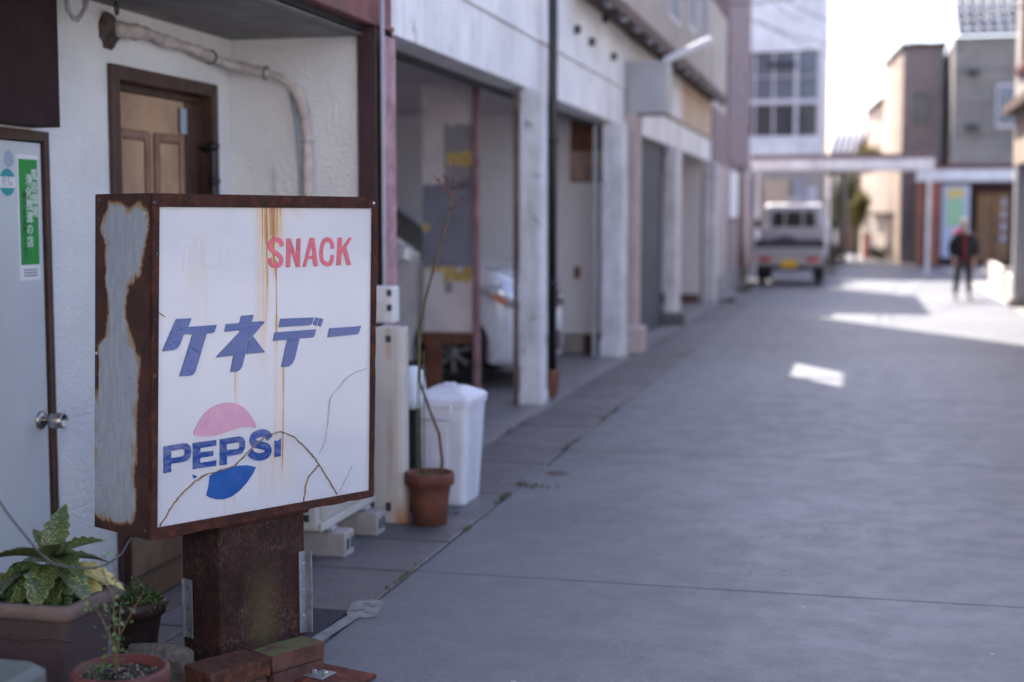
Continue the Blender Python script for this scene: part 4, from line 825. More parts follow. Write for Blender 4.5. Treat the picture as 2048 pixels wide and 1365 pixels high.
shape('ghost_letter', [[(.184, 1.342), (.225, 1.342), (.225, 1.331), (.196, 1.331), (.196, 1.304), (.222, 1.304), (.222, 1.294), (.196, 1.294), (.196, 1.263), (.226, 1.263), (.226, 1.252), (.184, 1.252)]], 'ghost_y', .0004)
shape('ghost_letter', [stroke(L['A2_s'][:2], .011)], 'ghost', .0004); shape('ghost_letter', [stroke(L['A2_s'][1:], .011)], 'ghost', .0004); shape('ghost_letter', [stroke(L['A3_s'], .009)], 'ghost', .0004)
rc = random.Random(8)
def crack(pts, w, m, jit=.0015):
    P = [Vector(p) for p in pts]; D = []
    for a, b in zip(P[:-1], P[1:]):
        n = max(2, int((b-a).length/.008))
        for i in range(n): D.append(a.lerp(b, i/n))
    D.append(P[-1]); D = [D[0]]+[(D[i-1]+D[i]*2+D[i+1])/4+Vector((rc.uniform(-jit, jit), rc.uniform(-jit, jit)))*.6 for i in range(1, len(D)-1)]+[D[-1]]
    c = MB(); V = []; F = []
    for i, p in enumerate(D):
        d = (D[min(i+1, len(D)-1)]-D[max(i-1, 0)]).normalized(); q = Vector((-d.y, d.x))*w*rc.uniform(.35, 1.5)/2; o_ = bulge(p.x, p.y)+.0046
        V += [SP(p.x+q.x, p.y+q.y, o_-.004), SP(p.x, p.y, o_+.0006), SP(p.x-q.x, p.y-q.y, o_-.004)]
    for i in range(len(D)-1): k = 3*i; F += [(k, k+1, k+4, k+3), (k+1, k+2, k+5, k+4)]
    c.add(V, F, m); c.build('crack', SG, local=True)
crack(L['cr1'], .0046, 'crack', .0032); crack(L['cr2'], .0052, 'crack', .003); crack(L['cr3'], .0007, 'crack_grey', .003); crack(L['cr4'], .0010, 'crack_grey'); crack(L['cr5'], .0016, 'crack')
def screw(x, y, z, ax, m='screw', r=.0055):
    MB().lathe([(r, 0), (r*.9, .0015), (r*.4, .003), (0, .003)], (0, 0, 0), m, 12).build('screw', SG, local=True)
    o = COL.objects[-1]; o.location = (x, y, z); o.rotation_euler = ax
for (s, z) in ((.864, 1.451),): screw(s, -.0085, z, (R(90), 0, 0))
for (s, z) in ((.024, 1.30), (.004, .95), (.016, 1.445)): screw(s, -.0085, z, (R(90), 0, 0), 'meter_dark', .006)
for (o_, z, m) in ((.030, 1.415, 'screw'), (.262, 1.40, 'meter_dark'), (.277, 1.00, 'screw'), (.022, .50, 'meter_dark'), (.265, 1.455, 'meter_dark')): screw(BL[0]+(TL[0]-BL[0])*(z-.475)/.995-.0015, o_, z, (0, R(-90), 0), m)
MB().tube([SP(.01, .474, -.12), SP(.0, .466, -.12)], .008, 'black', 8).build('cable_gland', SG, local=True)
# pedestal
pd = MB(); s0, s1, o0, o1 = .236, .572, -.015, -.205
pd.prism([SP(s0, .0, o0), SP(s1, .0, o0), SP(s1, .0, o1), SP(s0, .0, o1)], (0, 0, .462), 'rust_post'); pedo = pd.build('pedestal', SG, .006, local=True)
MB().prism([SP(s0-.004, .4625, o0+.006), SP(s1+.012, .4625, o0+.006), SP(s1+.012, .4625, o1-.01), SP(s0-.004, .4625, o1-.01)], (0, 0, .012), 'rust').build('top_plate', SG, .002, local=True)
bk = MB()
bk.prism([(s0-.002, .189, .10), (s0-.002, .150, .10), (s0-.006, .150, .10), (s0-.006, .189, .10)], (0, 0, .185), 'zinc'); bk.prism([(s0-.004, .1895, .10), (s0-.004, .1855, .10), (s0-.016, .1855, .10), (s0-.016, .1895, .10)], (0, 0, .185), 'zinc')
for i in range(3): bk.lathe([(.0, -.0065), (.005, -.006), (.006, -.004)], (s0, .168, .125+.068*i), 'meter_dark', 10, axis='x')
bk.build('angle_bracket', SG, .0008, local=True)
bk = MB(); bk.prism([(s1-.028, .0145, .075), (s1+.003, .0145, .075), (s1+.003, .010, .075), (s1-.028, .010, .075)], (0, 0, .265), 'zinc'); bk.prism([(s1+.003, .0145, .075), (s1+.007, .0145, .075), (s1+.007, -.012, .075), (s1+.003, -.012, .075)], (0, 0, .265), 'zinc')
for i in range(3): bk.lathe([(.0055, .0095), (.005, .007), (0, .0065)], (s1-.012, 0, .30-.085*i), 'screw', 10, axis='y')
bk.build('angle_bracket', SG, .0008, local=True)
# bricks round the foot
def brick(s, o, z, ln, w, h, rot, m, label, seed):
    r_ = random.Random(seed); c, s_ = math.cos(rot), math.sin(rot)
    n = MB(); nx, ny, nz = 6, 3, 2; 
    me_b = bmesh.new(); bmesh.ops.create_cube(me_b, size=1); bmesh.ops.subdivide_edges(me_b, edges=me_b.edges[:], cuts=4, use_grid_fill=True)
    for v in me_b.verts:
        ex = sum(abs(abs(k)-.5) < 1e-3 for k in v.co); v.co = Vector((v.co.x*ln, v.co.y*w, v.co.z*h))*(1 if ex < 2 else (.985 if ex == 2 else .965))
        v.co += noise.noise_vector(v.co*30+Vector((seed, 0, 0)))*.0028
    me = bpy.data.meshes.new('brick'); me_b.to_mesh(me); me_b.free(); me.materials.append(M[m])
    p = WM[SG.as_pointer()] @ Vector((s, -o, z+h/2)); ob = link(me, 'brick', None, .003, 2, None, label, 'brick', 'bricks laid round the foot of the rusty sign'); ob.location = p; ob.rotation_euler = (0, 0, R(62.1)+rot)
brick(.372, .140, .052, .205, .100, .055, 0, 'moss_brick', 'moss topped red brick, upper right of the pile in front of the sign post', 1)
brick(.375, .138, -.004, .205, .100, .054, .02, 'brick', 'lower red brick directly under the moss topped brick', 2)
brick(.155, .125, .050, .215, .135, .055, -.03, 'rust_brick', 'dark rust stained brick, upper left of the pile in front of the sign post', 3)
brick(.150, .130, -.005, .205, .12, .053, .03, 'brick', 'lower brick under the rust stained brick at the sign foot', 4)
sp = thing('steel_plate', 'flat red brown steel plate with bolted bracket right of the bricks', 'plate', (-1.52, 4.0, 0))
pl = MB(); pl.prism([(-1.62, 4.10, .001), (-1.40, 4.03, .001), (-1.44, 3.86, .001), (-1.66, 3.93, .001)], (0, 0, .012), 'rust_plate'); pl.build('plate', sp, .002)
pl = MB(); pl.prism([(-1.60, 4.03, .014), (-1.52, 4.005, .014), (-1.54, 3.93, .014), (-1.62, 3.955, .014)], (0, 0, .004), 'zinc'); pl.build('bracket', sp, .001)
for x, y in ((-1.585, 3.985), (-1.545, 3.973)): MB().lathe([(.009, .018), (.009, .026), (.005, .028), (0, .028)], (x, y, 0), 'screw', 6, False).build('bolt', sp)

# ------------------------------------------------------------ stones
def rock(name, c, size, rot, seed, m, label, cat, amp=.22):
    b = bmesh.new(); bmesh.ops.create_cube(b, size=1); bmesh.ops.subdivide_edges(b, edges=b.edges[:], cuts=9, use_grid_fill=True)
    for v in b.verts:
        q = v.co.copy(); l = max(abs(q.x), abs(q.y), abs(q.z)); q = q*(1-.22*(q.length/l-1)/.73) ; n_ = noise.noise_vector(q*2.3+Vector((seed, seed*2, 0)))*amp*.5+noise.noise_vector(q*7+Vector((seed, 0, 9)))*amp*.16
        q += n_; v.co = Vector((q.x*size[0], q.y*size[1], q.z*size[2]))
    me = bpy.data.meshes.new(name); b.to_mesh(me); b.free(); me.materials.append(M[m])
    o = link(me, name, None, label=label, cat=cat); o.location = c; o.rotation_euler = rot; return o
rock('broken_stone', (-1.985, 3.745, .075), (.21, .12, .14), (.05, .12, R(12)), 3, 'rock', 'broken brown stone block lying left of the rusty sign post', 'stone')

# ------------------------------------------------------------ air conditioner and neighbours
ac = thing('air_conditioner_unit', 'cream outdoor air conditioner unit with slatted front standing behind the sign', 'air conditioner', (-2.25, 5.7, 0))
B('casing', -2.40, -2.115, 5.37, 6.045, .125, .66, 'ac', ac, .012)
for i in range(5): B('side_slot', -2.22, -2.150, 5.362, 5.369, .165+.048*i, .195+.048*i, 'ac_dark', ac, .002)
for i in range(26): B('front_slat', -2.114, -2.104, 5.40+.0235*i, 5.412+.0235*i, .17, .62, 'ac', ac)
B('bottom_rail', -2.114, -2.098, 5.375, 6.04, .125, .158, 'ac', ac, .004)
for yy in (5.50, 5.93): B('foot', -2.17, -2.09, yy-.03, yy+.03, .108, .124, 'grey_box', ac, .003)
for yy, n_, lb in ((5.52, 0, 'nearer pale concrete block under the air conditioner, end facing the road'), (5.93, 1, 'farther pale concrete block under the air conditioner, beside the stained panel')):
    cbk = MB(); cbk.box(-2.42, -2.03, yy-.055, yy+.055, .0, .105, 'block'); o = cbk.build('concrete_block', None, .008, label=lb, cat='block', group='concrete blocks carrying the air conditioner')
    for h_ in (-.025, .025): B('hole', -2.0302, -2.0285, yy+h_-.014, yy+h_+.014, .03, .075, 'meter_dark', o)
pn = thing('stained_panel', 'tall cream metal casing with a vertical rust stain beside the air conditioner', 'cabinet', (-2.06, 6.15, 0))
ppts = [(-2.14, 6.14)]+[(-2.14+.12, 6.14)]+[(-2.02+.035*math.sin(R(a)), 6.175-.035*math.cos(R(a))) for a in (30, 60, 90)]+[(-2.02, 6.30), (-2.14, 6.30)]
MB().prism([(x, y, .004) for x, y in ppts], (0, 0, .90), 'stained').build('casing', pn, .003)
B('latch', -2.075, -2.05, 6.133, 6.139, .84, .87, 'meter_dark', pn, .002); B('lower_slot', -2.08, -2.055, 6.133, 6.139, .06, .10, 'meter_dark', pn, .002)
mtr = thing('meter_box', 'white louvred meter box on the red post above the stained casing', 'meter', (-2.17, 6.45, .9))
B('housing', -2.26, -2.125, 6.40, 6.50, .905, 1.08, 'box_white', mtr, .01)
for z in (.965, 1.035): B('window', -2.155, -2.132, 6.392, 6.399, z, z+.03, 'meter_dark', mtr, .002)
for i in range(5): B('louvre', -2.25, -2.16, 6.39, 6.399, .92+.022*i, .93+.022*i, 'box_white', mtr)
cn = thing('plastic_canister', 'frosted white canister with rounded top on a dark stand behind the stained casing', 'canister', (-2.08, 6.55, 0))
MB().lathe([(.001, .70), (.035, .695), (.058, .67), (.066, .62), (.068, .55), (.067, .50), (.0, .49)], (-2.055, 6.46, 0), 'canister').build('body', cn)
B('dark_stand', -2.10, -2.02, 6.42, 6.50, .0, .49, 'black', cn, .006)
# bin
bn = thing('rubbish_bin', 'white square lidded plastic bin standing behind the terracotta pot', 'bin', (-1.92, 6.68, 0))
def rrect(cx, cy, hx, hy, r, z, n=5):
    o = []
    for sx, sy, a0 in ((1, 1, 0), (-1, 1, 90), (-1, -1, 180), (1, -1, 270)):
        for i in range(n+1): a = R(a0+90*i/n); o.append((cx+sx*(hx-r)+r*math.cos(a), cy+sy*(hy-r)+r*math.sin(a), z))
    return o
def loft(mb, rings, m, cap0=True, cap1=True, smooth=False):
    n = len(rings[0]); vs = [p for r_ in rings for p in r_]; fs = []
    for i in range(len(rings)-1):
        for k in range(n): a = i*n+k; b = i*n+(k+1) % n; fs.append((a, b, b+n, a+n))
    if cap0: fs.append(tuple(range(n))[::-1])
    if cap1: fs.append(tuple(range((len(rings)-1)*n, len(rings)*n)))
    mb.add(vs, fs, m, smooth); return mb
cx, cy = -1.955, 6.76
loft(MB(), [rrect(cx, cy, .115, .145, .03, .0), rrect(cx, cy, .118, .150, .03, .02), rrect(cx, cy, .145, .178, .035, .50)], 'bin').build('body', bn)
loft(MB(), [rrect(cx, cy, .152, .186, .036, .485), rrect(cx, cy, .154, .188, .036, .52), rrect(cx, cy, .145, .178, .036, .535), rrect(cx, cy, .07, .08, .03, .572), rrect(cx, cy, .05, .06, .02, .575)], 'bin').build('lid', bn, .003)
h_ = MB(); h_.tube([(cx-.12, cy-.186, .50), (cx-.12, cy-.197, .475), (cx-.12, cy-.197, .435), (cx+.06, cy-.197, .435), (cx+.06, cy-.197, .475), (cx+.06, cy-.186, .50)], .007, 'bin', 8); h_.build('handle', bn)
B('lid_knob', cx-.03, cx+.03, cy-.03, cy+.03, .574, .588, 'bin', bn, .005); B('front_panel', cx-.10, cx+.04, cy-.176, cy-.162, .12, .41, 'bin', bn, .004)
# terracotta pot with tall stems
def pot(mb, c, r0, r1, h, rim_h, rim_r, m, mrim=None):
    mb.lathe([(0, 0), (r0, 0), (r0*.5+r1*.5, h*.5), (r1, h-rim_h), (rim_r, h-rim_h+.002), (rim_r+.002, h-.004), (rim_r-.004, h), (rim_r-.012, h), (rim_r-.016, h-.03), (0, h-.035)], c, m, 36)
tp = thing('potted_sapling', 'terracotta pot with a tall bare sapling and green canes before the white bin', 'potted plant', (-1.88, 6.17, 0))
m_ = MB(); pot(m_, (-1.88, 6.17, 0), .078, .100, .245, .055, .112, 'terracotta'); m_.build('pot', tp)
MB().lathe([(0, 0), (.094, 0)], (-1.88, 6.17, .222), 'moss', 24).build('soil', tp)
MB().tube([(-1.83, 6.19, .21), (-1.825, 6.19, .30), (-1.84, 6.19, .42), (-1.885, 6.18, .54), (-1.925, 6.17, .66), (-1.925, 6.17, .84), (-1.90, 6.18, 1.03), (-1.86, 6.19, 1.18), (-1.82, 6.20, 1.31), (-1.795, 6.20, 1.42), (-1.77, 6.21, 1.53)], [.008, .008, .008, .007, .007, .007, .006, .006, .005, .005, .004], 'twig', 8).build('stem', tp)
for a, b in (((-1.94, 6.16, .2), (-1.925, 6.165, .98)), ((-1.90, 6.15, .2), (-1.905, 6.17, .80)), ((-1.925, 6.19, .2), (-1.93, 6.175, .9))): MB().tube([a, b], .003, 'stem', 6).build('cane', tp)
rb = random.Random(2)
for a, b in (((-1.775, 6.21, 1.50), (-1.86, 6.18, 1.60)), ((-1.77, 6.21, 1.53), (-1.71, 6.23, 1.61)), ((-1.78, 6.21, 1.48), (-1.81, 6.19, 1.59)), ((-1.775, 6.21, 1.53), (-1.765, 6.2, 1.66)), ((-1.79, 6.2, 1.44), (-1.72, 6.22, 1.5))):
    mid = (Vector(a)+Vector(b))/2+Vector((0, 0, -.01)); tw = MB().tube([a, mid, b], [.004, .003, .002], 'redtwig', 6)
    for q in range(5):
        p = mid.lerp(Vector(b), rb.random()); d = Vector((rb.uniform(-1, 1), rb.uniform(-1, 1), rb.uniform(-.3, .8))).normalized()*.022; e = d.cross(Vector((0, 0, 1))).normalized()*.007; tw.add([p, p+d*.5+e, p+d, p+d*.5-e], [(0, 1, 2, 3)], 'redtwig')
    tw.build('branch', tp)

# ------------------------------------------------------------ planter with speckled shrub
pt = thing('planter_with_speckled_shrub', 'large faded pink rectangular planter holding a yellow speckled broad leaved shrub and clover', 'planter', (-2.2, 3.3, 0))
def rr4(x0, x1, y0, y1, r, z): return rrect((x0+x1)/2, (y0+y1)/2, (x1-x0)/2, (y1-y0)/2, r, z, 4)
m_ = MB(); loft(m_, [rr4(-2.50, -1.965, 3.20, 3.40, .02, 0), rr4(-2.535, -1.935, 3.180, 3.425, .025, .378)], 'planter', True, False); m_.build('box', pt, .002)
wl_ = MB()
ring_ = rr4(-2.532, -1.937, 3.181, 3.423, .025, 0); pts = []
for i in range(len(ring_)):
    a, b = Vector(ring_[i]), Vector(ring_[(i+1) % len(ring_)]); n = max(1, int((b-a).length/.02))
    for q in range(n): p = a.lerp(b, q/n); c0 = Vector((-2.234, 3.302, 0)); p = c0+(p-c0)*.9965; p.z = .325+.006*math.sin((p.x+p.y)*38); pts.append(p)
pts.append(pts[0]); wl_.tube(pts, .0035, 'planter', 5); wl_.build('wavy_relief', pt)
m_ = MB(); o1 = [rr4(-2.545, -1.925, 3.170, 3.435, .028, .378), rr4(-2.56, -1.91, 3.155, 3.448, .03, .385), rr4(-2.562, -1.908, 3.153, 3.45, .03, .412), rr4(-2.555, -1.915, 3.160, 3.443, .03, .42), rr4(-2.535, -1.935, 3.18, 3.423, .025, .418), rr4(-2.53, -1.94, 3.186, 3.418, .025, .36)]
loft(m_, o1, 'planter_rim', False, False, True); m_.build('rim', pt)
so = MB(); vs = []; fs = []; n1, n2 = 26, 12
for j in range(n2+1):
    for i in range(n1+1): x = -2.53+.59*i/n1; y = 3.186+.232*j/n2; vs.append((x, y, .388+.012*noise.noise(Vector((x*14, y*14, 0)))))
for j in range(n2):
    for i in range(n1): a = j*(n1+1)+i; fs.append((a, a+1, a+n1+2, a+n1+1))
so.add(vs, fs, 'soil', True); so.build('soil', pt)
def leaf_mesh(name, ln, w, m, n=12, droop=.35, teeth=.17, fold=.22, seed=0):
    r_ = random.Random(seed); vs = []; fs = []
    for i in range(n+1):
        t_ = i/n; prof = math.sin(math.pi*min(1, t_**.8*1.0))**.75*(1-.25*t_) if 0 < t_ < 1 else .0
        hw = w/2*prof+.0008; hw *= 1+(teeth if i % 2 else -teeth*.6)*(t_ > .3); x = ln*t_; z = -droop*ln*t_*t_; a = math.atan(-2*droop*t_)*.6
        for s_ in (-1, -.5, 0, .5, 1): vs.append((x, s_*hw, z+abs(s_)*hw*fold*2+.0025*math.sin(i*1.7+s_*3)*abs(s_)))
    for i in range(n):
        for k in range(4): a = i*5+k; fs.append((a, a+1, a+6, a+5))
    mb = MB(); mb.add(vs, fs, m, True); me = mb.mesh(name); return me
lm_ = [leaf_mesh('leaf', 1, .56, 'aucuba', droop=d_, seed=i) for i, d_ in enumerate((.18, .35, .5))]; ly = leaf_mesh('leaf', 1, .5, 'aucuba_y', droop=.35, seed=9)
apex = Vector((-2.05, 3.30, .505))
MB().tube([(-2.05, 3.31, .38), (-2.048, 3.305, .47), apex], [.008, .007, .005], 'stem', 8).build('stem', pt)
def put_leaf(me, base, az, el, ln, roll=0, parent=pt):
    o = bpy.data.objects.new('leaf', me); COL.objects.link(o); o.parent = parent; o.matrix_parent_inverse = WM[parent.as_pointer()].inverted(); WM[o.as_pointer()] = Matrix()
    q = Matrix.Rotation(az, 3, 'Z') @ Matrix.Rotation(-el, 3, 'Y') @ Matrix.Rotation(roll, 3, 'X'); o.rotation_euler = q.to_euler(); o.location = base; o.scale = (ln, ln, ln)
    MB().tube([base, base-q @ Vector((.02, 0, 0))], .0022, 'stem', 5).build('leaf_stalk', parent)
LV = [  # azimuth, elevation, length, mesh, dz, roll  (az 0 = towards +x, 180 = towards the wall, 270 = viewer)
 (95, 68, .150, 0, .0, 0), (200, 18, .165, 1, .0, .2), (-35, 12, .150, 1, .005, -.1), (20, 25, .13, 0, .01, .2), (-75, -18, .160, 1, -.01, 0), (-110, -30, .15, 2, -.01, .3), (165, 2, .15, 1, -.01, -.2),
 (225, -12, .15, 1, -.02, .2), (-20, -8, .155, 2, -.02, 0), (50, 10, .14, 1, -.01, 0), (120, 20, .13, 1, 0, 0), (-55, 40, .10, 0, .01, 0), (240, 30, .10, 0, .01, .1), (150, 45, .09, 0, .015, 0), (-5, -30, .13, 2, -.05, .2), (-95, -38, .13, 2, -.05, 0), (190, -25, .13, 2, -.05, 0), (300, -20, .13, 1, -.04, .3), (-40, -35, .13, 1, -.03, .1), (250, -20, .14, 1, -.03, 0), (330, 30, .10, 0, .0, .2), (-130, 5, .14, 1, -.02, 0), (75, -5, .12, 1, -.03, 0)]
for i, (az, el, ln, k, dz, ro) in enumerate(LV):
    a = R(az); put_leaf(lm_[k], apex+Vector((math.cos(a)*.015, math.sin(a)*.015, dz)), a, R(el), ln, ro)
for az, el, ln in ((10, -2, .15), (-8, -18, .13), (28, -10, .12)): a = R(az); put_leaf(ly, Vector((-2.02, 3.33, .47)), a, R(el), ln, .3)
# clover carpet (too many to count)
cl = MB(); rq = random.Random(12)
for _ in range(420):
    x = rq.uniform(-2.25, -1.95); y = rq.uniform(3.195, 3.41); z = .392+.035*rq.random()*(1 if x > -2.2 else .5)
    if rq.random() < (x+1.95)/-.3*.2 : continue
    for k in range(3):
        a = rq.uniform(0, .5)+k*2.09; l = rq.uniform(.008, .014); tl = rq.uniform(-.3, .35); d = Vector((math.cos(a), math.sin(a), tl))*l; e = Vector((-math.sin(a), math.cos(a), .1))*l*.55; p = Vector((x, y, z))
        cl.add([p, p+d*.6+e, p+d*1.05, p+d*.6-e], [(0, 1, 2, 3)], 'clover')
    cl.tube([(x, y, .375), (x, y, z)], .0008, 'stem', 3, False)
cl.build('clover', pt, kind='stuff')

# round dark pot with low green plant
dpn = thing('dark_round_pot', 'dark brown round pot with low bushy green plant between planter and wooden door', 'potted plant', (-2.17, 3.98, 0))
m_ = MB(); pot(m_, (-2.175, 3.965, 0), .062, .085, .215, .045, .097, 'dark_pot'); m_.build('pot', dpn); MB().lathe([(0, 0), (.08, 0)], (-2.175, 3.965, .188), 'soil', 20).build('soil', dpn)
def bush(mb, c, rx, rz, n, m, seed, lw=.004, ll=.010):
    r_ = random.Random(seed)
    for _ in range(n):
        a = r_.uniform(0, 6.28); q = r_.random()**.5; p = Vector(c)+Vector((math.cos(a)*rx*q, math.sin(a)*rx*q, rz*r_.random()*(1.15-q)))
        d = Vector((r_.gauss(0, 1), r_.gauss(0, 1), r_.gauss(.5, .8))).normalized()*ll*r_.uniform(.6, 1.3); e = d.cross(Vector((r_.random(), r_.random(), .3))).normalized()*lw
        mb.add([p, p+d*.5+e, p+d, p+d*.5-e], [(0, 1, 2, 3)], m)
m_ = MB(); bush(m_, (-2.175, 3.965, .19), .10, .085, 1500, 'leaf', 5); 
for i in range(30):
    a = rq.uniform(0, 6.28); q = rq.random()*.07; m_.tube([(-2.175+math.cos(a)*q, 3.965+math.sin(a)*q, .185), (-2.175+math.cos(a)*q*1.5, 3.965+math.sin(a)*q*1.5, .185+.08*rq.random())], .0009, 'twig', 3, False)
m_.build('foliage', dpn, kind='stuff')
# red pot with sapling
rp_ = thing('red_pot_with_seedling', 'red plastic pot with gritty soil and a thin small leaved seedling', 'potted plant', (-1.69, 3.0, 0))
c0 = Vector((-1.68, 2.99, 0)); m_ = MB(); pot(m_, tuple(c0), .078, .102, .338, .05, .113, 'red_pot'); m_.build('pot', rp_)
so = MB(); vs = []; fs = []; nr = 10
for j in range(nr+1):
    for k in range(28): a = 2*math.pi*k/28; r_ = .098*j/nr; x, y = c0.x+r_*math.cos(a), c0.y+r_*math.sin(a); vs.append((x, y, .314+.006*noise.noise(Vector((x*60, y*60, 0)))))
for j in range(nr):
    for k in range(28): a = j*28+k; b = j*28+(k+1) % 28; fs.append((a, b, b+28, a+28))
so.add(vs, fs, 'soil', True); rg = random.Random(1)
for _ in range(260):
    a = rg.uniform(0, 6.28); q = .095*rg.random()**.5; p = Vector((c0.x+q*math.cos(a), c0.y+q*math.sin(a), .317)); s_ = rg.uniform(.0015, .004); so.add([p+Vector((s_, 0, 0)), p+Vector((0, s_, 0)), p-Vector((s_, 0, 0)), p-Vector((0, s_, 0)), p+Vector((0, 0, s_)), p-Vector((0, 0, s_))], [(0, 1, 4), (1, 2, 4), (2, 3, 4), (3, 0, 4)], 'rock' if rg.random() < .6 else 'block')
so.build('soil', rp_)
sb_ = MB(); lv_ = MB(); base = Vector((-1.69, 2.99, .315))
brs = [[base, (-1.70, 2.99, .40), (-1.725, 2.985, .46), (-1.755, 2.98, .505), (-1.785, 2.975, .545)], [base, (-1.69, 2.99, .38), (-1.695, 2.99, .46), (-1.69, 2.995, .53), (-1.70, 3.0, .60)], [base, (-1.685, 2.99, .37), (-1.68, 2.99, .44), (-1.672, 2.985, .50)], [base+Vector((0, 0, .08)), (-1.675, 3.0, .43), (-1.65, 3.0, .475), (-1.625, 3.0, .515)], [base+Vector((-.002, 0, .12)), (-1.70, 3.0, .50), (-1.722, 3.0, .555), (-1.735, 3.01, .60)]]
for i, b_ in enumerate(brs):
    sb_ = MB().tube(b_, [.0022, .0019, .0016, .0012, .0009][:len(b_)], 'twig', 6); sb_.build('twig', rp_)
    if i in (3, 4): nl = 3
    else: nl = 26
    for _ in range(nl):
        k = rg.uniform(.9, len(b_)-1); j = int(min(k, len(b_)-2)); p = Vector(b_[j]).lerp(Vector(b_[j+1]), k-j)+Vector((rg.gauss(0, .012), rg.gauss(0, .012), rg.gauss(0, .008)))
        l = rg.uniform(.012, .020); d = Vector((rg.gauss(0, 1), rg.gauss(0, 1), rg.gauss(.1, .6))).normalized()*l; e = d.cross(Vector((rg.gauss(0, .3), rg.gauss(0, .3), 1))).normalized()*l*.36; up_ = Vector((0, 0, .0012))
        lv_.add([p, p+d*.3+e*.8, p+d*.65+e, p+d, p+d*.65-e, p+d*.3-e*.8, p+d*.5-up_], [(0, 1, 6), (1, 2, 6), (2, 3, 6), (3, 4, 6), (4, 5, 6), (5, 0, 6)], 'leaf')
for _ in range(90):
    a = rg.uniform(2.2, 4.4); q = rg.uniform(.03, .10); p = Vector((c0.x+q*math.cos(a), c0.y+q*math.sin(a), .316+.03*rg.random())); l = .009; d = Vector((rg.gauss(0, 1), rg.gauss(0, 1), .4)).normalized()*l; e = d.cross(Vector((0, 0, 1))).normalized()*l*.4; lv_.add([p, p+d*.5+e, p+d, p+d*.5-e], [(0, 1, 2, 3)], 'clover')
lv_.build('leaves', rp_, kind='stuff')
cr = thing('plastic_crate_lid', 'pale grey green rounded plastic lid at the bottom left corner of the photo', 'box', (-1.95, 2.75, 0))
loft(MB(), [rr4(-2.28, -1.815, 2.62, 2.87, .03, 0), rr4(-2.30, -1.80, 2.60, 2.885, .04, .35), rr4(-2.295, -1.805, 2.605, 2.88, .04, .385), rr4(-2.27, -1.83, 2.63, 2.86, .04, .40)], mat('grey_green_plastic', (.25, .27, .25), .6, .1, 6)).build('body', cr, .003) if False else None
M['lid'] = mat('grey_green_plastic', (.10, .118, .112), .65, .12, 6); loft(MB(), [rr4(-2.28, -1.815, 2.62, 2.87, .03, 0), rr4(-2.29, -1.805, 2.61, 2.88, .04, .33)], 'lid').build('tub', cr, .003)
loft(MB(), [rr4(-2.305, -1.795, 2.60, 2.89, .045, .332), rr4(-2.305, -1.795, 2.60, 2.89, .045, .36), rr4(-2.285, -1.815, 2.62, 2.87, .045, .378)], 'lid').build('lid', cr, .005)
cab_ = MB(); P = [(-1.95, 2.821, 0.877), (-1.899, 2.854, 0.752), (-1.857, 2.885, 0.671), (-1.824, 2.923, 0.605), (-1.801, 2.98, 0.575), (-1.799, 3.114, 0.545), (-1.877, 3.353, 0.514), (-1.973, 3.587, 0.5), (-1.973, 3.6470000000000002, 0.474)]
D = []
for i in range(len(P)-1):
    p0, p1, p2, p3 = [Vector(P[max(0, min(len(P)-1, j))]) for j in (i-1, i, i+1, i+2)]
    for k in range(6): t_ = k/6; D.append(.5*((2*p1)+(p2-p0)*t_+(2*p0-5*p1+4*p2-p3)*t_*t_+(3*p1-p0-3*p2+p3)*t_**3))
D.append(Vector(P[-1])); cab_.tube(D, .0028, 'cable', 8); cab_.build('power_cable', None, label='thin grey cable sagging over the planter to the underside of the sign', cat='cable')
# mat and flat paddle
B('rubber_mat', -2.02, -1.735, 4.10, 4.70, .001, .008, 'mat', None, .002, label='dark rubber mat lying on the concrete behind the sign post', cat='mat')
pa = MB(); pa.prism([(-1.735, 4.28, .010), (-1.690, 4.30, .010), (-1.672, 4.66, .003), (-1.712, 4.67, .003)], (0, 0, .006), 'paddle'); pa.prism([(x, y, .002) for x, y in [(-1.73, 4.66), (-1.71, 4.63), (-1.645, 4.64), (-1.62, 4.67), (-1.645, 4.83), (-1.665, 4.86), (-1.745, 4.83), (-1.76, 4.80)]], (0, 0, .006), 'paddle')
[pa.box(x-.012, x+.012, y-.006, y+.006, .0081, .0088, 'meter_dark') for x, y in ((-1.70, 4.80), (-1.675, 4.77), (-1.69, 4.72), (-1.665, 4.69), (-1.715, 4.70))]
pa.build('flat_paddle', None, .0015, label='pale worn plastic paddle with a long flat handle lying across the mat', cat='paddle')

# ------------------------------------------------------------ silver car in the garage
car = thing('silver_car', 'silver car parked nose out in the open garage behind the board', 'car', (-4.2, 12.1, 0))
x1 = -2.66; ya, yb = 11.33, 12.80
def arc(cx, cz, r, a0, a1, n=12): return [(cx+r*math.cos(R(a0+(a1-a0)*i/n)), cz+r*math.sin(R(a0+(a1-a0)*i/n))) for i in range(n+1)]
wc = -3.26; wr = -5.60; low = .2
prof = [(-6.02, .28), (-6.05, .55), (-6.03, .95), (-5.98, 1.02), (-5.0, 1.06), (-3.62, 1.07), (-3.3, 1.03), (-2.95, .97), (-2.76, .90), (-2.69, .80), (-2.655, .62), (-2.65, .40), (-2.67, .20), (-2.93, .18)]
prof = [p for p in prof[:7]]+[(-2.915, .965), (-2.915, .20)]+arc(wc, .30, .345, -15, 195)[0:]+[(-4.0, .19)]+arc(wr, .30, .345, -15, 195)+[(-5.97, .22)]
cbod = MB(); cbod.prism([(x, ya, z) for x, z in prof], (0, yb-ya, 0), 'car'); body = cbod.build('body', car, .045, 3)
ym = (ya+yb)/2
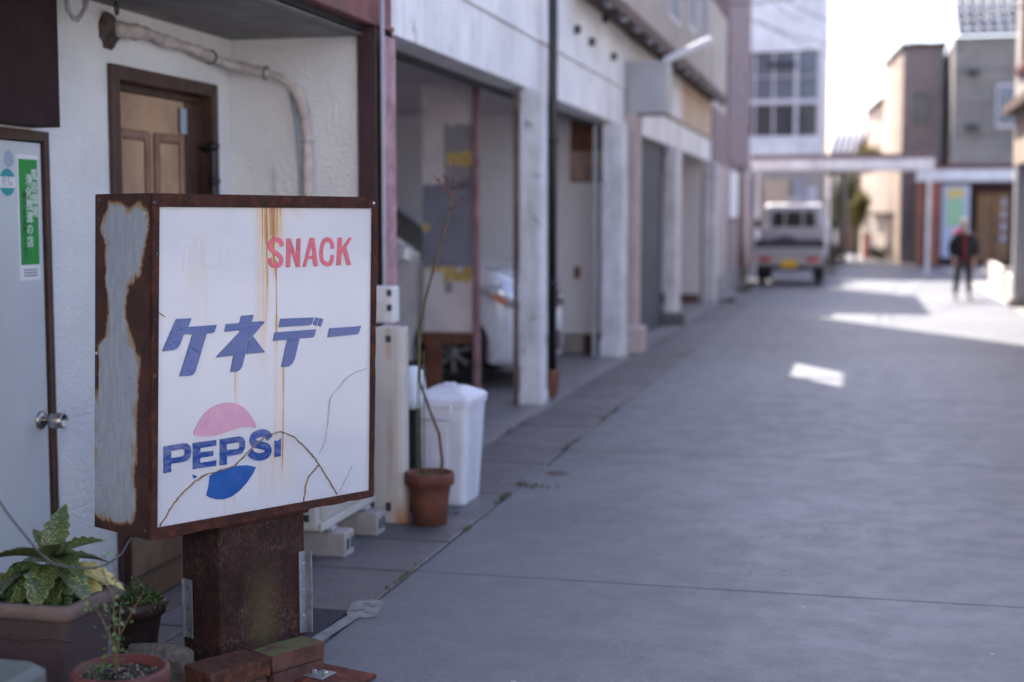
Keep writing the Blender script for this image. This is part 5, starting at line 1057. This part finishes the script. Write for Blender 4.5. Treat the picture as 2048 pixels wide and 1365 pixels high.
def nose_ring(x, hw, z0, z1, r):
    o = []
    for sy, sz, a0 in ((1, 1, 0), (-1, 1, 90), (-1, -1, 180), (1, -1, 270)):
        for i in range(5): a = R(a0+22.5*i); o.append((x, ym+sy*(hw-r)+r*math.cos(a), (z1-r if sz > 0 else z0+r)+r*math.sin(a)))
    return o
loft(MB(), [nose_ring(-2.96, .73, .2, .99, .06), nose_ring(-2.88, .73, .18, .965, .08), nose_ring(-2.76, .70, .17, .90, .10), nose_ring(-2.66, .64, .17, .80, .12), nose_ring(-2.59, .56, .18, .68, .12), nose_ring(-2.56, .48, .2, .58, .12)], 'car', True, True, True).build('front_bumper', car)
cbb = MB(); cbb.box(-5.95, -2.75, ya+.22, yb-.22, .16, .85, 'rubber'); cbb.build('underbody', car)
gh_ = MB(); gl = [(-3.60, 1.075), (-4.18, 1.50), (-5.4, 1.52), (-5.85, 1.08)]; n = len(gl); i_ = .12
gh_.add([(x, ya+.03+(z-1.07)*.22, z) for x, z in gl]+[(x, yb-.03-(z-1.07)*.22, z) for x, z in gl], [(0, 1, 2, 3), (7, 6, 5, 4), (0, 4, 5, 1), (1, 5, 6, 2), (2, 6, 7, 3)], 'car_glass'); gh_.build('windows', car)
B('roof', -5.45, -4.15, ya+.13, yb-.13, 1.495, 1.54, 'car', car, .03)
for s_, yy in ((1, ya+.035), (-1, yb-.035)):
    MB().tube([(-3.55, yy, 1.08), (-4.17, yy+s_*.095, 1.50)], .028, 'car', 8).build('pillar', car); MB().tube([(-4.75, yy, 1.06), (-4.72, yy+s_*.095, 1.5)], .028, 'rubber', 8).build('pillar', car)
wheel = None
for (cx_, cy_) in ((wc, ya+.095), (wr, ya+.095), (wc, yb-.095), (wr, yb-.095)):
    t_ = MB(); t_.lathe([(.17, -.085), (.245, -.09), (.272, -.07), (.28, -.03), (.28, .03), (.272, .07), (.245, .09), (.17, .085)], (cx_, cy_, .285), 'rubber', 32, axis='y'); w_ = t_.build('wheel', car)
    r_ = MB(); r_.lathe([(.175, -.07), (.182, -.078), (.172, -.06), (.165, -.03)], (cx_, cy_, .285), 'zinc', 32, axis='y'); r_.lathe([(0, -.062), (.035, -.06), (.04, -.045)], (cx_, cy_, .285), 'zinc', 16, axis='y'); r_.lathe([(.168, .0), (0, .0)], (cx_, cy_, .285), 'rubber', 24, axis='y')
    for k in range(7):
        a = k*2*math.pi/7+.3; d = Vector((math.cos(a), 0, math.sin(a))); e = Vector((-math.sin(a), 0, math.cos(a))); c_ = Vector((cx_, cy_-.058, .285))
        r_.prism([c_+d*.03-e*.016, c_+d*.03+e*.016, c_+d*.17+e*.022, c_+d*.17-e*.022], (0, .02, 0), 'zinc')
    if cy_ > 12: 
        for q in range(len(r_.v)): v = r_.v[q]; r_.v[q] = (v[0], 2*cy_-v[1], v[2])
    r_.build('rim', w_)
for sgn, y0, y1 in ((1, ya, ya+.36), (-1, yb-.36, yb)):
    yo = ya-.004 if sgn > 0 else yb+.004; yi = ya+.36 if sgn > 0 else yb-.36
    hl = MB(); P_ = [(-3.02, .735, .80, .86), (-2.90, .742, .74, .87), (-2.78, .715, .68, .86), (-2.68, .665, .645, .80), (-2.61, .59, .63, .74), (-2.57, .50, .62, .69)]
    hl.add([(x, ym-sgn*(w+.012), z) for x, w, z0, z1 in P_ for z in (z0, z1)]+[(x-.05, ym-sgn*(w-.06), z) for x, w, z0, z1 in P_ for z in (z0, z1)], [(2*i, 2*i+1, 2*i+3, 2*i+2) for i in range(5)]+[(12+2*i, 2*i, 2*i+2, 14+2*i) for i in range(5)]+[(13+2*i, 2*i+1, 2*i+3, 15+2*i) for i in range(5)], 'chrome', True); h_o = hl.build('headlight', car)
    im = MB(); im.add([(x, ym-sgn*(w+.017), z) for x, w, z0, z1 in P_[1:3] for z in (z0+.01, z0+.05)], [(0, 1, 3, 2)], 'lamp_amber'); im.f = im.f[:1]; im.mi = im.mi[:1]; im.sm = im.sm[:1]; im.build('indicator', h_o)
    MB().lathe([(0, .022), (.03, .02), (.045, .0)], (-2.62, yi+sgn*.03, .40), 'chrome', 16, axis='x').build('fog_lamp', car)
B('grille', -2.60, -2.55, ya+.42, yb-.42, .62, .78, 'black', car, .008); B('lower_grille', -2.58, -2.553, ya+.35, yb-.35, .24, .42, 'black', car, .01); B('number_plate', -2.565, -2.548, 11.9, 12.23, .44, .60, 'white', car, .003)
B('bumper_strip', -2.60, -2.57, ya+.3, yb-.3, .18, .22, 'black', car, .01)
B('wing_mirror', -3.72, -3.58, ya-.14, ya+.02, 1.04, 1.18, 'car', car, .03); MB().tube([(-4.0, ya-.004, .30), (-4.0, ya-.004, 1.06)], .004, 'rubber', 4).build('door_gap', car)

# ------------------------------------------------------------ little white truck seen from behind
tk_ = thing('small_white_truck', 'small white flatbed truck seen from behind parked at the left side of the road', 'truck', (-1.37, 31.0, 0))
tx0, tx1 = -2.10, -0.64; ty = 30.55
cbp = [(33.0, .45), (33.75, .45), (33.80, .95), (33.55, 1.15), (33.25, 1.66), (33.10, 1.73), (32.58, 1.74), (32.44, 1.68), (32.40, .60)]
cbm = MB(); vs_l = [(tx0+.0+(max(0, z-1.1))*.14, y, z) for y, z in cbp]; vs_r = [(tx1-(max(0, z-1.1))*.14, y, z) for y, z in cbp]; n = len(cbp)
cbm.add(vs_l+vs_r, [tuple(range(n)), tuple(range(n, 2*n))[::-1]]+[(i, (i+1) % n, n+(i+1) % n, n+i) for i in range(n)], 'van'); cbm.build('cab', tk_, .09, 4)
rwm = MB(); rwm.prism([(-1.86, 32.405, 1.22), (-0.88, 32.405, 1.22), (-0.92, 32.405, 1.56), (-1.82, 32.405, 1.56)], (0, -.02, 0), 'car_glass'); rw = rwm.build('rear_window', tk_, .02)
B('window_divider', -1.58, -1.55, 32.37, 32.384, 1.22, 1.56, 'frame_white', rw); B('window_divider', -1.19, -1.16, 32.37, 32.384, 1.22, 1.56, 'frame_white', rw)
B('headboard_frame', tx0+.05, tx1-.05, 32.25, 32.29, .95, 1.22, 'van', tk_, .01)
B('roof_load', -1.55, -1.15, 32.6, 33.0, 1.742, 1.83, 'grey_box', tk_, .02)
B('bed_floor', tx0+.02, tx1-.02, ty+.02, 32.38, .60, .66, 'van', tk_); B('tailgate', tx0, tx1, ty, ty+.035, .66, .93, 'van', tk_, .008)
for x in (tx0, tx1-.03): B('side_board', x, x+.03, ty+.037, 32.36, .66, .93, 'van', tk_, .006)
B('rear_frame', tx0+.02, tx1-.02, ty+.01, ty+.06, .42, .645, 'van', tk_, .008)
tpz = MB(); vs = []; fs = []
for j in range(9):
    for i in range(25):
        x = tx0+.04+(tx1-tx0-.08)*i/24; y = ty+.05+1.5*j/8; z = .90+.14*math.exp(-((x+1.45)/.35)**2)*math.sin(math.pi*min(1, .25+j/8))+.035*noise.noise(Vector((x*7, y*5, 0))); vs.append((x, y, z))
for j in range(8):
    for i in range(24): a = j*25+i; fs.append((a, a+1, a+26, a+25))
tpz.add(vs, fs, 'tarp', True); tpz.prism([(tx0+.0, ty-.012, .80), (tx1-.0, ty-.012, .80), (tx1-.03, ty-.012, .965), (tx0+.03, ty-.012, .965)], (0, .1, 0), 'tarp'); tpz.build('tarpaulin', tk_)
for x in (tx0+.10, tx1-.38):
    tl = B('tail_light', x, x+.28, ty-.03, ty+.009, .50, .60, 'lamp_red', tk_, .008); B('reversing_lens', x+.19 if x < -1 else x+.01, x+.27 if x < -1 else x+.09, ty-.035, ty-.0301, .51, .59, 'lamp_amber', tl)
B('number_plate', -1.545, -1.215, ty-.03, ty-.01, .37, .535, 'plate_yellow', tk_, .006)
for x in (tx0+.14, tx1-.14):
    for y in (31.05, 33.35):
        t_ = MB(); t_.lathe([(.14, -.07), (.23, -.075), (.258, -.05), (.262, 0), (.258, .05), (.23, .075), (.14, .07)], (x, y, .262), 'rubber', 28, axis='x'); w_ = t_.build('wheel', tk_)
        MB().lathe([(.15, -.05), (.05, -.055), (0, -.05)], (x, y, .262), 'grey_box', 20, axis='x').build('rim', w_); MB().lathe([(.15, .05), (.05, .055), (0, .05)], (x, y, .262), 'grey_box', 20, axis='x').build('rim', w_)
for x in (tx0+.03, tx1-.25): B('bumper_bar', tx0+.05, tx1-.05, ty-.02, ty+.03, .33, .40, 'black', tk_, .01) if x < -1 else None; B('mud_flap', x, x+.22, 30.74, 30.76, .16, .42, 'rubber', tk_)
B('chassis', -1.75, -1.0, 30.65, 33.5, .36, .46, 'black', tk_)
for x, s_ in ((tx0, -1), (tx1, 1)): mr = MB().tube([(x, 33.5, 1.15), (x+s_*.12, 33.5, 1.25)], .012, 'black', 6).build('mirror_arm', tk_); B('mirror_glass', x+s_*.08, x+s_*.2, 33.47, 33.52, 1.18, 1.40, 'black', mr, .01)

# ------------------------------------------------------------ pedestrian
pe = thing('person', 'person walking towards us in black jacket, grey hat, crimson scarf and pink bag strap', 'person', (1.80, 25.7, 0))
S_ = 1.38/1.60; PO = Vector((1.80, 25.7, 0))
def skinned(name, joints, edges, m, sub=2, mats=None):
    me = bpy.data.meshes.new(name); me.from_pydata([PO+Vector(j[0])*S_ for j in joints], edges, []); me.materials.append(M[m])
    o = link(me, name, pe); sk = o.modifiers.new('skin', 'SKIN'); sk.use_smooth_shade = True
    lay = me.skin_vertices[0] if me.skin_vertices else None
    if lay is None:
        bpy.context.view_layer.objects.active = o; o.modifiers.clear(); sk = o.modifiers.new('skin', 'SKIN'); sk.use_smooth_shade = True; lay = me.skin_vertices[0]
    for i, j in enumerate(joints): r = j[1]*S_; lay.data[i].radius = (r, r*(j[2] if len(j) > 2 else 1)); lay.data[i].use_root = (i == 0)
    o.modifiers.new('sub', 'SUBSURF').levels = sub; o.modifiers['sub'].render_levels = sub; return o
# walks towards -y; x is the person's left-right; forearms hang slightly forward
J = [((0, 0, .86), .125, .8), ((0, -.01, 1.02), .115, .75), ((0, -.02, 1.20), .135, .72), ((0, -.03, 1.32), .075), ((0, -.05, 1.40), .048), ((0, -.075, 1.455), .066), ((0, -.085, 1.53), .080), ((0, -.075, 1.585), .050), ((0, -.155, 1.490), .014),
     ((-.15, -.02, 1.28), .055), ((-.22, 0, 1.05), .043), ((-.20, -.10, .84), .034), ((-.19, -.13, .76), .026), ((.15, -.02, 1.28), .055), ((.22, .0, 1.05), .043), ((.20, -.10, .84), .034), ((.19, -.13, .76), .026),
     ((-.09, 0, .82), .085), ((-.12, -.10, .46), .055), ((-.15, -.07, .09), .036), ((-.155, -.19, .035), .032), ((.09, 0, .82), .085), ((.11, .0, .46), .055), ((.13, .13, .10), .036), ((.135, .03, .035), .032),
     ((-.055, -.075, 1.505), .012), ((-.082, -.06, 1.505), .010), ((.055, -.075, 1.505), .012), ((.082, -.06, 1.505), .010)]
E_ = [(0, 1), (1, 2), (2, 3), (3, 4), (4, 5), (5, 6), (6, 7), (6, 8), (2, 9), (9, 10), (10, 11), (11, 12), (2, 13), (13, 14), (14, 15), (15, 16), (0, 17), (17, 18), (18, 19), (19, 20), (0, 21), (21, 22), (22, 23), (23, 24)]
J = J[:25]
for hi, sx in ((12, -1), (16, 1)):      # four fingers and a thumb on each palm
    hx, hy, hz = J[hi][0]
    for f in range(4):
        b = len(J); dx = (-.024+.016*f)*-sx; ln = (.058, .07, .066, .052)[f]
        J += [((hx+dx, hy-.006, hz-.035), .0095), ((hx+dx-sx*.004, hy-.012, hz-.035-ln*.55), .008), ((hx+dx-sx*.010, hy-.004, hz-.035-ln), .0065)]; E_ += [(hi, b), (b, b+1), (b+1, b+2)]
    b = len(J); J += [((hx-sx*.025, hy-.03, hz-.01), .010), ((hx-sx*.035, hy-.045, hz-.045), .008)]; E_ += [(hi, b), (b, b+1)]
skinned('body', J, E_, 'skin')
skinned('jacket', [((0, 0, .76), .185, .85), ((0, -.01, 1.00), .180, .85), ((0, -.02, 1.20), .185, .85), ((0, -.04, 1.33), .12), ((-.175, -.02, 1.27), .095), ((-.245, 0, 1.05), .08), ((-.205, -.10, .85), .056), ((.175, -.02, 1.27), .095), ((.245, 0, 1.05), .08), ((.205, -.10, .85), .052)],
        [(0, 1), (1, 2), (2, 3), (2, 4), (4, 5), (5, 6), (2, 7), (7, 8), (8, 9)], 'jacket')
skinned('trousers', [((0, 0, .80), .13, .85), ((-.09, -.01, .74), .098), ((-.12, -.10, .46), .074), ((-.15, -.07, .12), .055), ((.09, 0, .74), .098), ((.11, .0, .46), .074), ((.13, .12, .13), .055)], [(0, 1), (1, 2), (2, 3), (0, 4), (4, 5), (5, 6)], 'trouser')
for sx, yy in ((-1, -.08), (1, .09)): skinned('shoe', [((sx*.145, yy+.03, .05), .05), ((sx*.148, yy-.06, .042), .046), ((sx*.155, yy-.13, .034), .036)], [(0, 1), (1, 2)], 'rubber', 1)
skinned('hat', [((0, -.065, 1.555), .098), ((0, -.06, 1.60), .078), ((0, -.055, 1.635), .035)], [(0, 1), (1, 2)], 'hat')
skinned('scarf', [((0, -.125, 1.33), .035), ((0, -.155, 1.15), .022), ((0, -.165, .95), .022), ((.005, -.16, .78), .02)], [(0, 1), (1, 2), (2, 3)], 'scarf', 1)
skinned('pink_hood', [((-.13, -.04, 1.36), .06), ((-.19, .0, 1.33), .055), ((-.09, -.02, 1.39), .05)], [(0, 1), (0, 2)], 'pink', 1)
skinned('cuff', [((.205, -.105, .85), .055), ((.20, -.12, .81), .045)], [(0, 1)], 'scarf', 1)
fc = MB()
for sx in (-1, 1): fc.lathe([(0, -.009), (.007, -.007), (.009, 0), (.007, .007)], tuple(PO+Vector((sx*.030, -.150, 1.515))*S_), 'rubber', 8, axis='y')
fc.build('eyes', pe); mt = MB(); q = PO+Vector((0, -.146, 1.448))*S_; mt.box(q.x-.02, q.x+.02, q.y-.004, q.y+.004, q.z-.003, q.z+.003, 'scarf'); mt.build('mouth', pe)

# ------------------------------------------------------------ trees, shrubs and wires in the distance
def tree(name, label, base, h, cr, crz, n, m, seed, leaf=.09, cat='tree'):
    r_ = random.Random(seed); t = thing(name, label, cat, base); b = Vector(base); tr = MB(); top = b+Vector((0, 0, h)); tr.tube([b, b+Vector((.03, 0, h*.4)), top], [h*.03, h*.022, h*.01], 'bark', 8)
    cl_ = []
    for i in range(7):
        a = r_.uniform(0, 6.28); p = b+Vector((.02, 0, h*r_.uniform(.4, .75))); q = top+Vector((math.cos(a)*cr*.7, math.sin(a)*cr*.7, r_.uniform(-crz, crz)*.7)); tr.tube([p, (p+q)/2+Vector((0, 0, .05)), q], [h*.012, h*.008, h*.004], 'bark', 5); cl_.append(q)
    tr.build('trunk', t); lf = MB()
    for _ in range(n):
        c_ = r_.choice(cl_); g_ = Vector((r_.gauss(0, cr*.33), r_.gauss(0, cr*.33), r_.gauss(0, crz*.33))); p = c_+g_; d = Vector((r_.gauss(0, 1), r_.gauss(0, 1), r_.gauss(0, .7))).normalized()*leaf*r_.uniform(.6, 1.3); e = d.cross(Vector((r_.random(), r_.random(), 1))).normalized()*leaf*.4; lf.add([p, p+d*.5+e, p+d, p+d*.5-e], [(0, 1, 2, 3)], m)
    lf.build('crown', t); return t
tree('garden_tree', 'small yellow green tree in the far lane beneath the street canopy', (-.05, 49, 0), 1.7, .35, .55, 2600, 'foliage_y', 4)
tree('dark_tree', 'dark evergreen tree beside the dark post in the far lane', (-.45, 52, 0), 1.9, .35, .9, 2600, 'foliage', 5)
tree('roofside_tree', 'yellow leaved tree top rising above the street canopy beside the gabled house', (.35, 53, 0), 3.5, .55, .45, 2600, 'foliage_y', 6)
tree('garden_shrub', 'low dark shrub at the foot of the pale house beyond the canopy', (.75, 47.5, 0), .35, .3, .25, 1200, 'foliage', 8, .06, 'shrub')
tree('truckside_shrub', 'green shrub growing right of the small truck by the end building', (-.62, 38.5, 0), .5, .22, .4, 1400, 'foliage', 9, .06, 'shrub')
dpst = thing('dark_post', 'dark slim utility post standing in the lane beyond the canopy', 'post', (-.40, 46, 0)); MB().tube([(-.40, 46, 0), (-.40, 46, 3.3)], [.09, .06], 'brown_wall', 12).build('pole', dpst)
wires = [((-2.3, 26, 5.2), (2.42, 24.2, 6.0), .25), ((-2.3, 31, 5.6), (3.0, 44, 6.4), .4), ((-2.3, 30, 6.3), (2.8, 44, 6.6), .5), ((-2.3, 33, 5.9), (1.4, 46.5, 6.2), .4), ((-2.3, 25, 6.6), (-1.2, 41, 7.5), .3), ((-2.3, 24.2, 6.2), (-1.6, 41, 6.9), .3), ((2.42, 23, 4.6), (-2.3, 32, 5.0), .15), ((-2.3, 24, 6.5), (2.5, 44, 8.6), .5)]
WL = ['wire running from the cream wall to the right corner building', 'wire slanting across the sky to the concrete building window level', 'upper wire meeting the tiled roof edge of the concrete building', 'wire ending at the brown clad house parapet', 'wire rising along the left roofs to the white end building', 'lowest wire along the left facades to the white end building', 'short wire from the right corner building to the mauve building', 'highest wire passing above the tiled roof']
for (a, b, sag), lb in zip(wires, WL):
    a, b = Vector(a), Vector(b); MB().tube([a.lerp(b, i/16)-Vector((0, 0, sag*4*(i/16)*(1-i/16))) for i in range(17)], .012, 'black', 5).build('overhead_wire', None, label='thin black '+lb, cat='wire', group='overhead wires crossing the street')
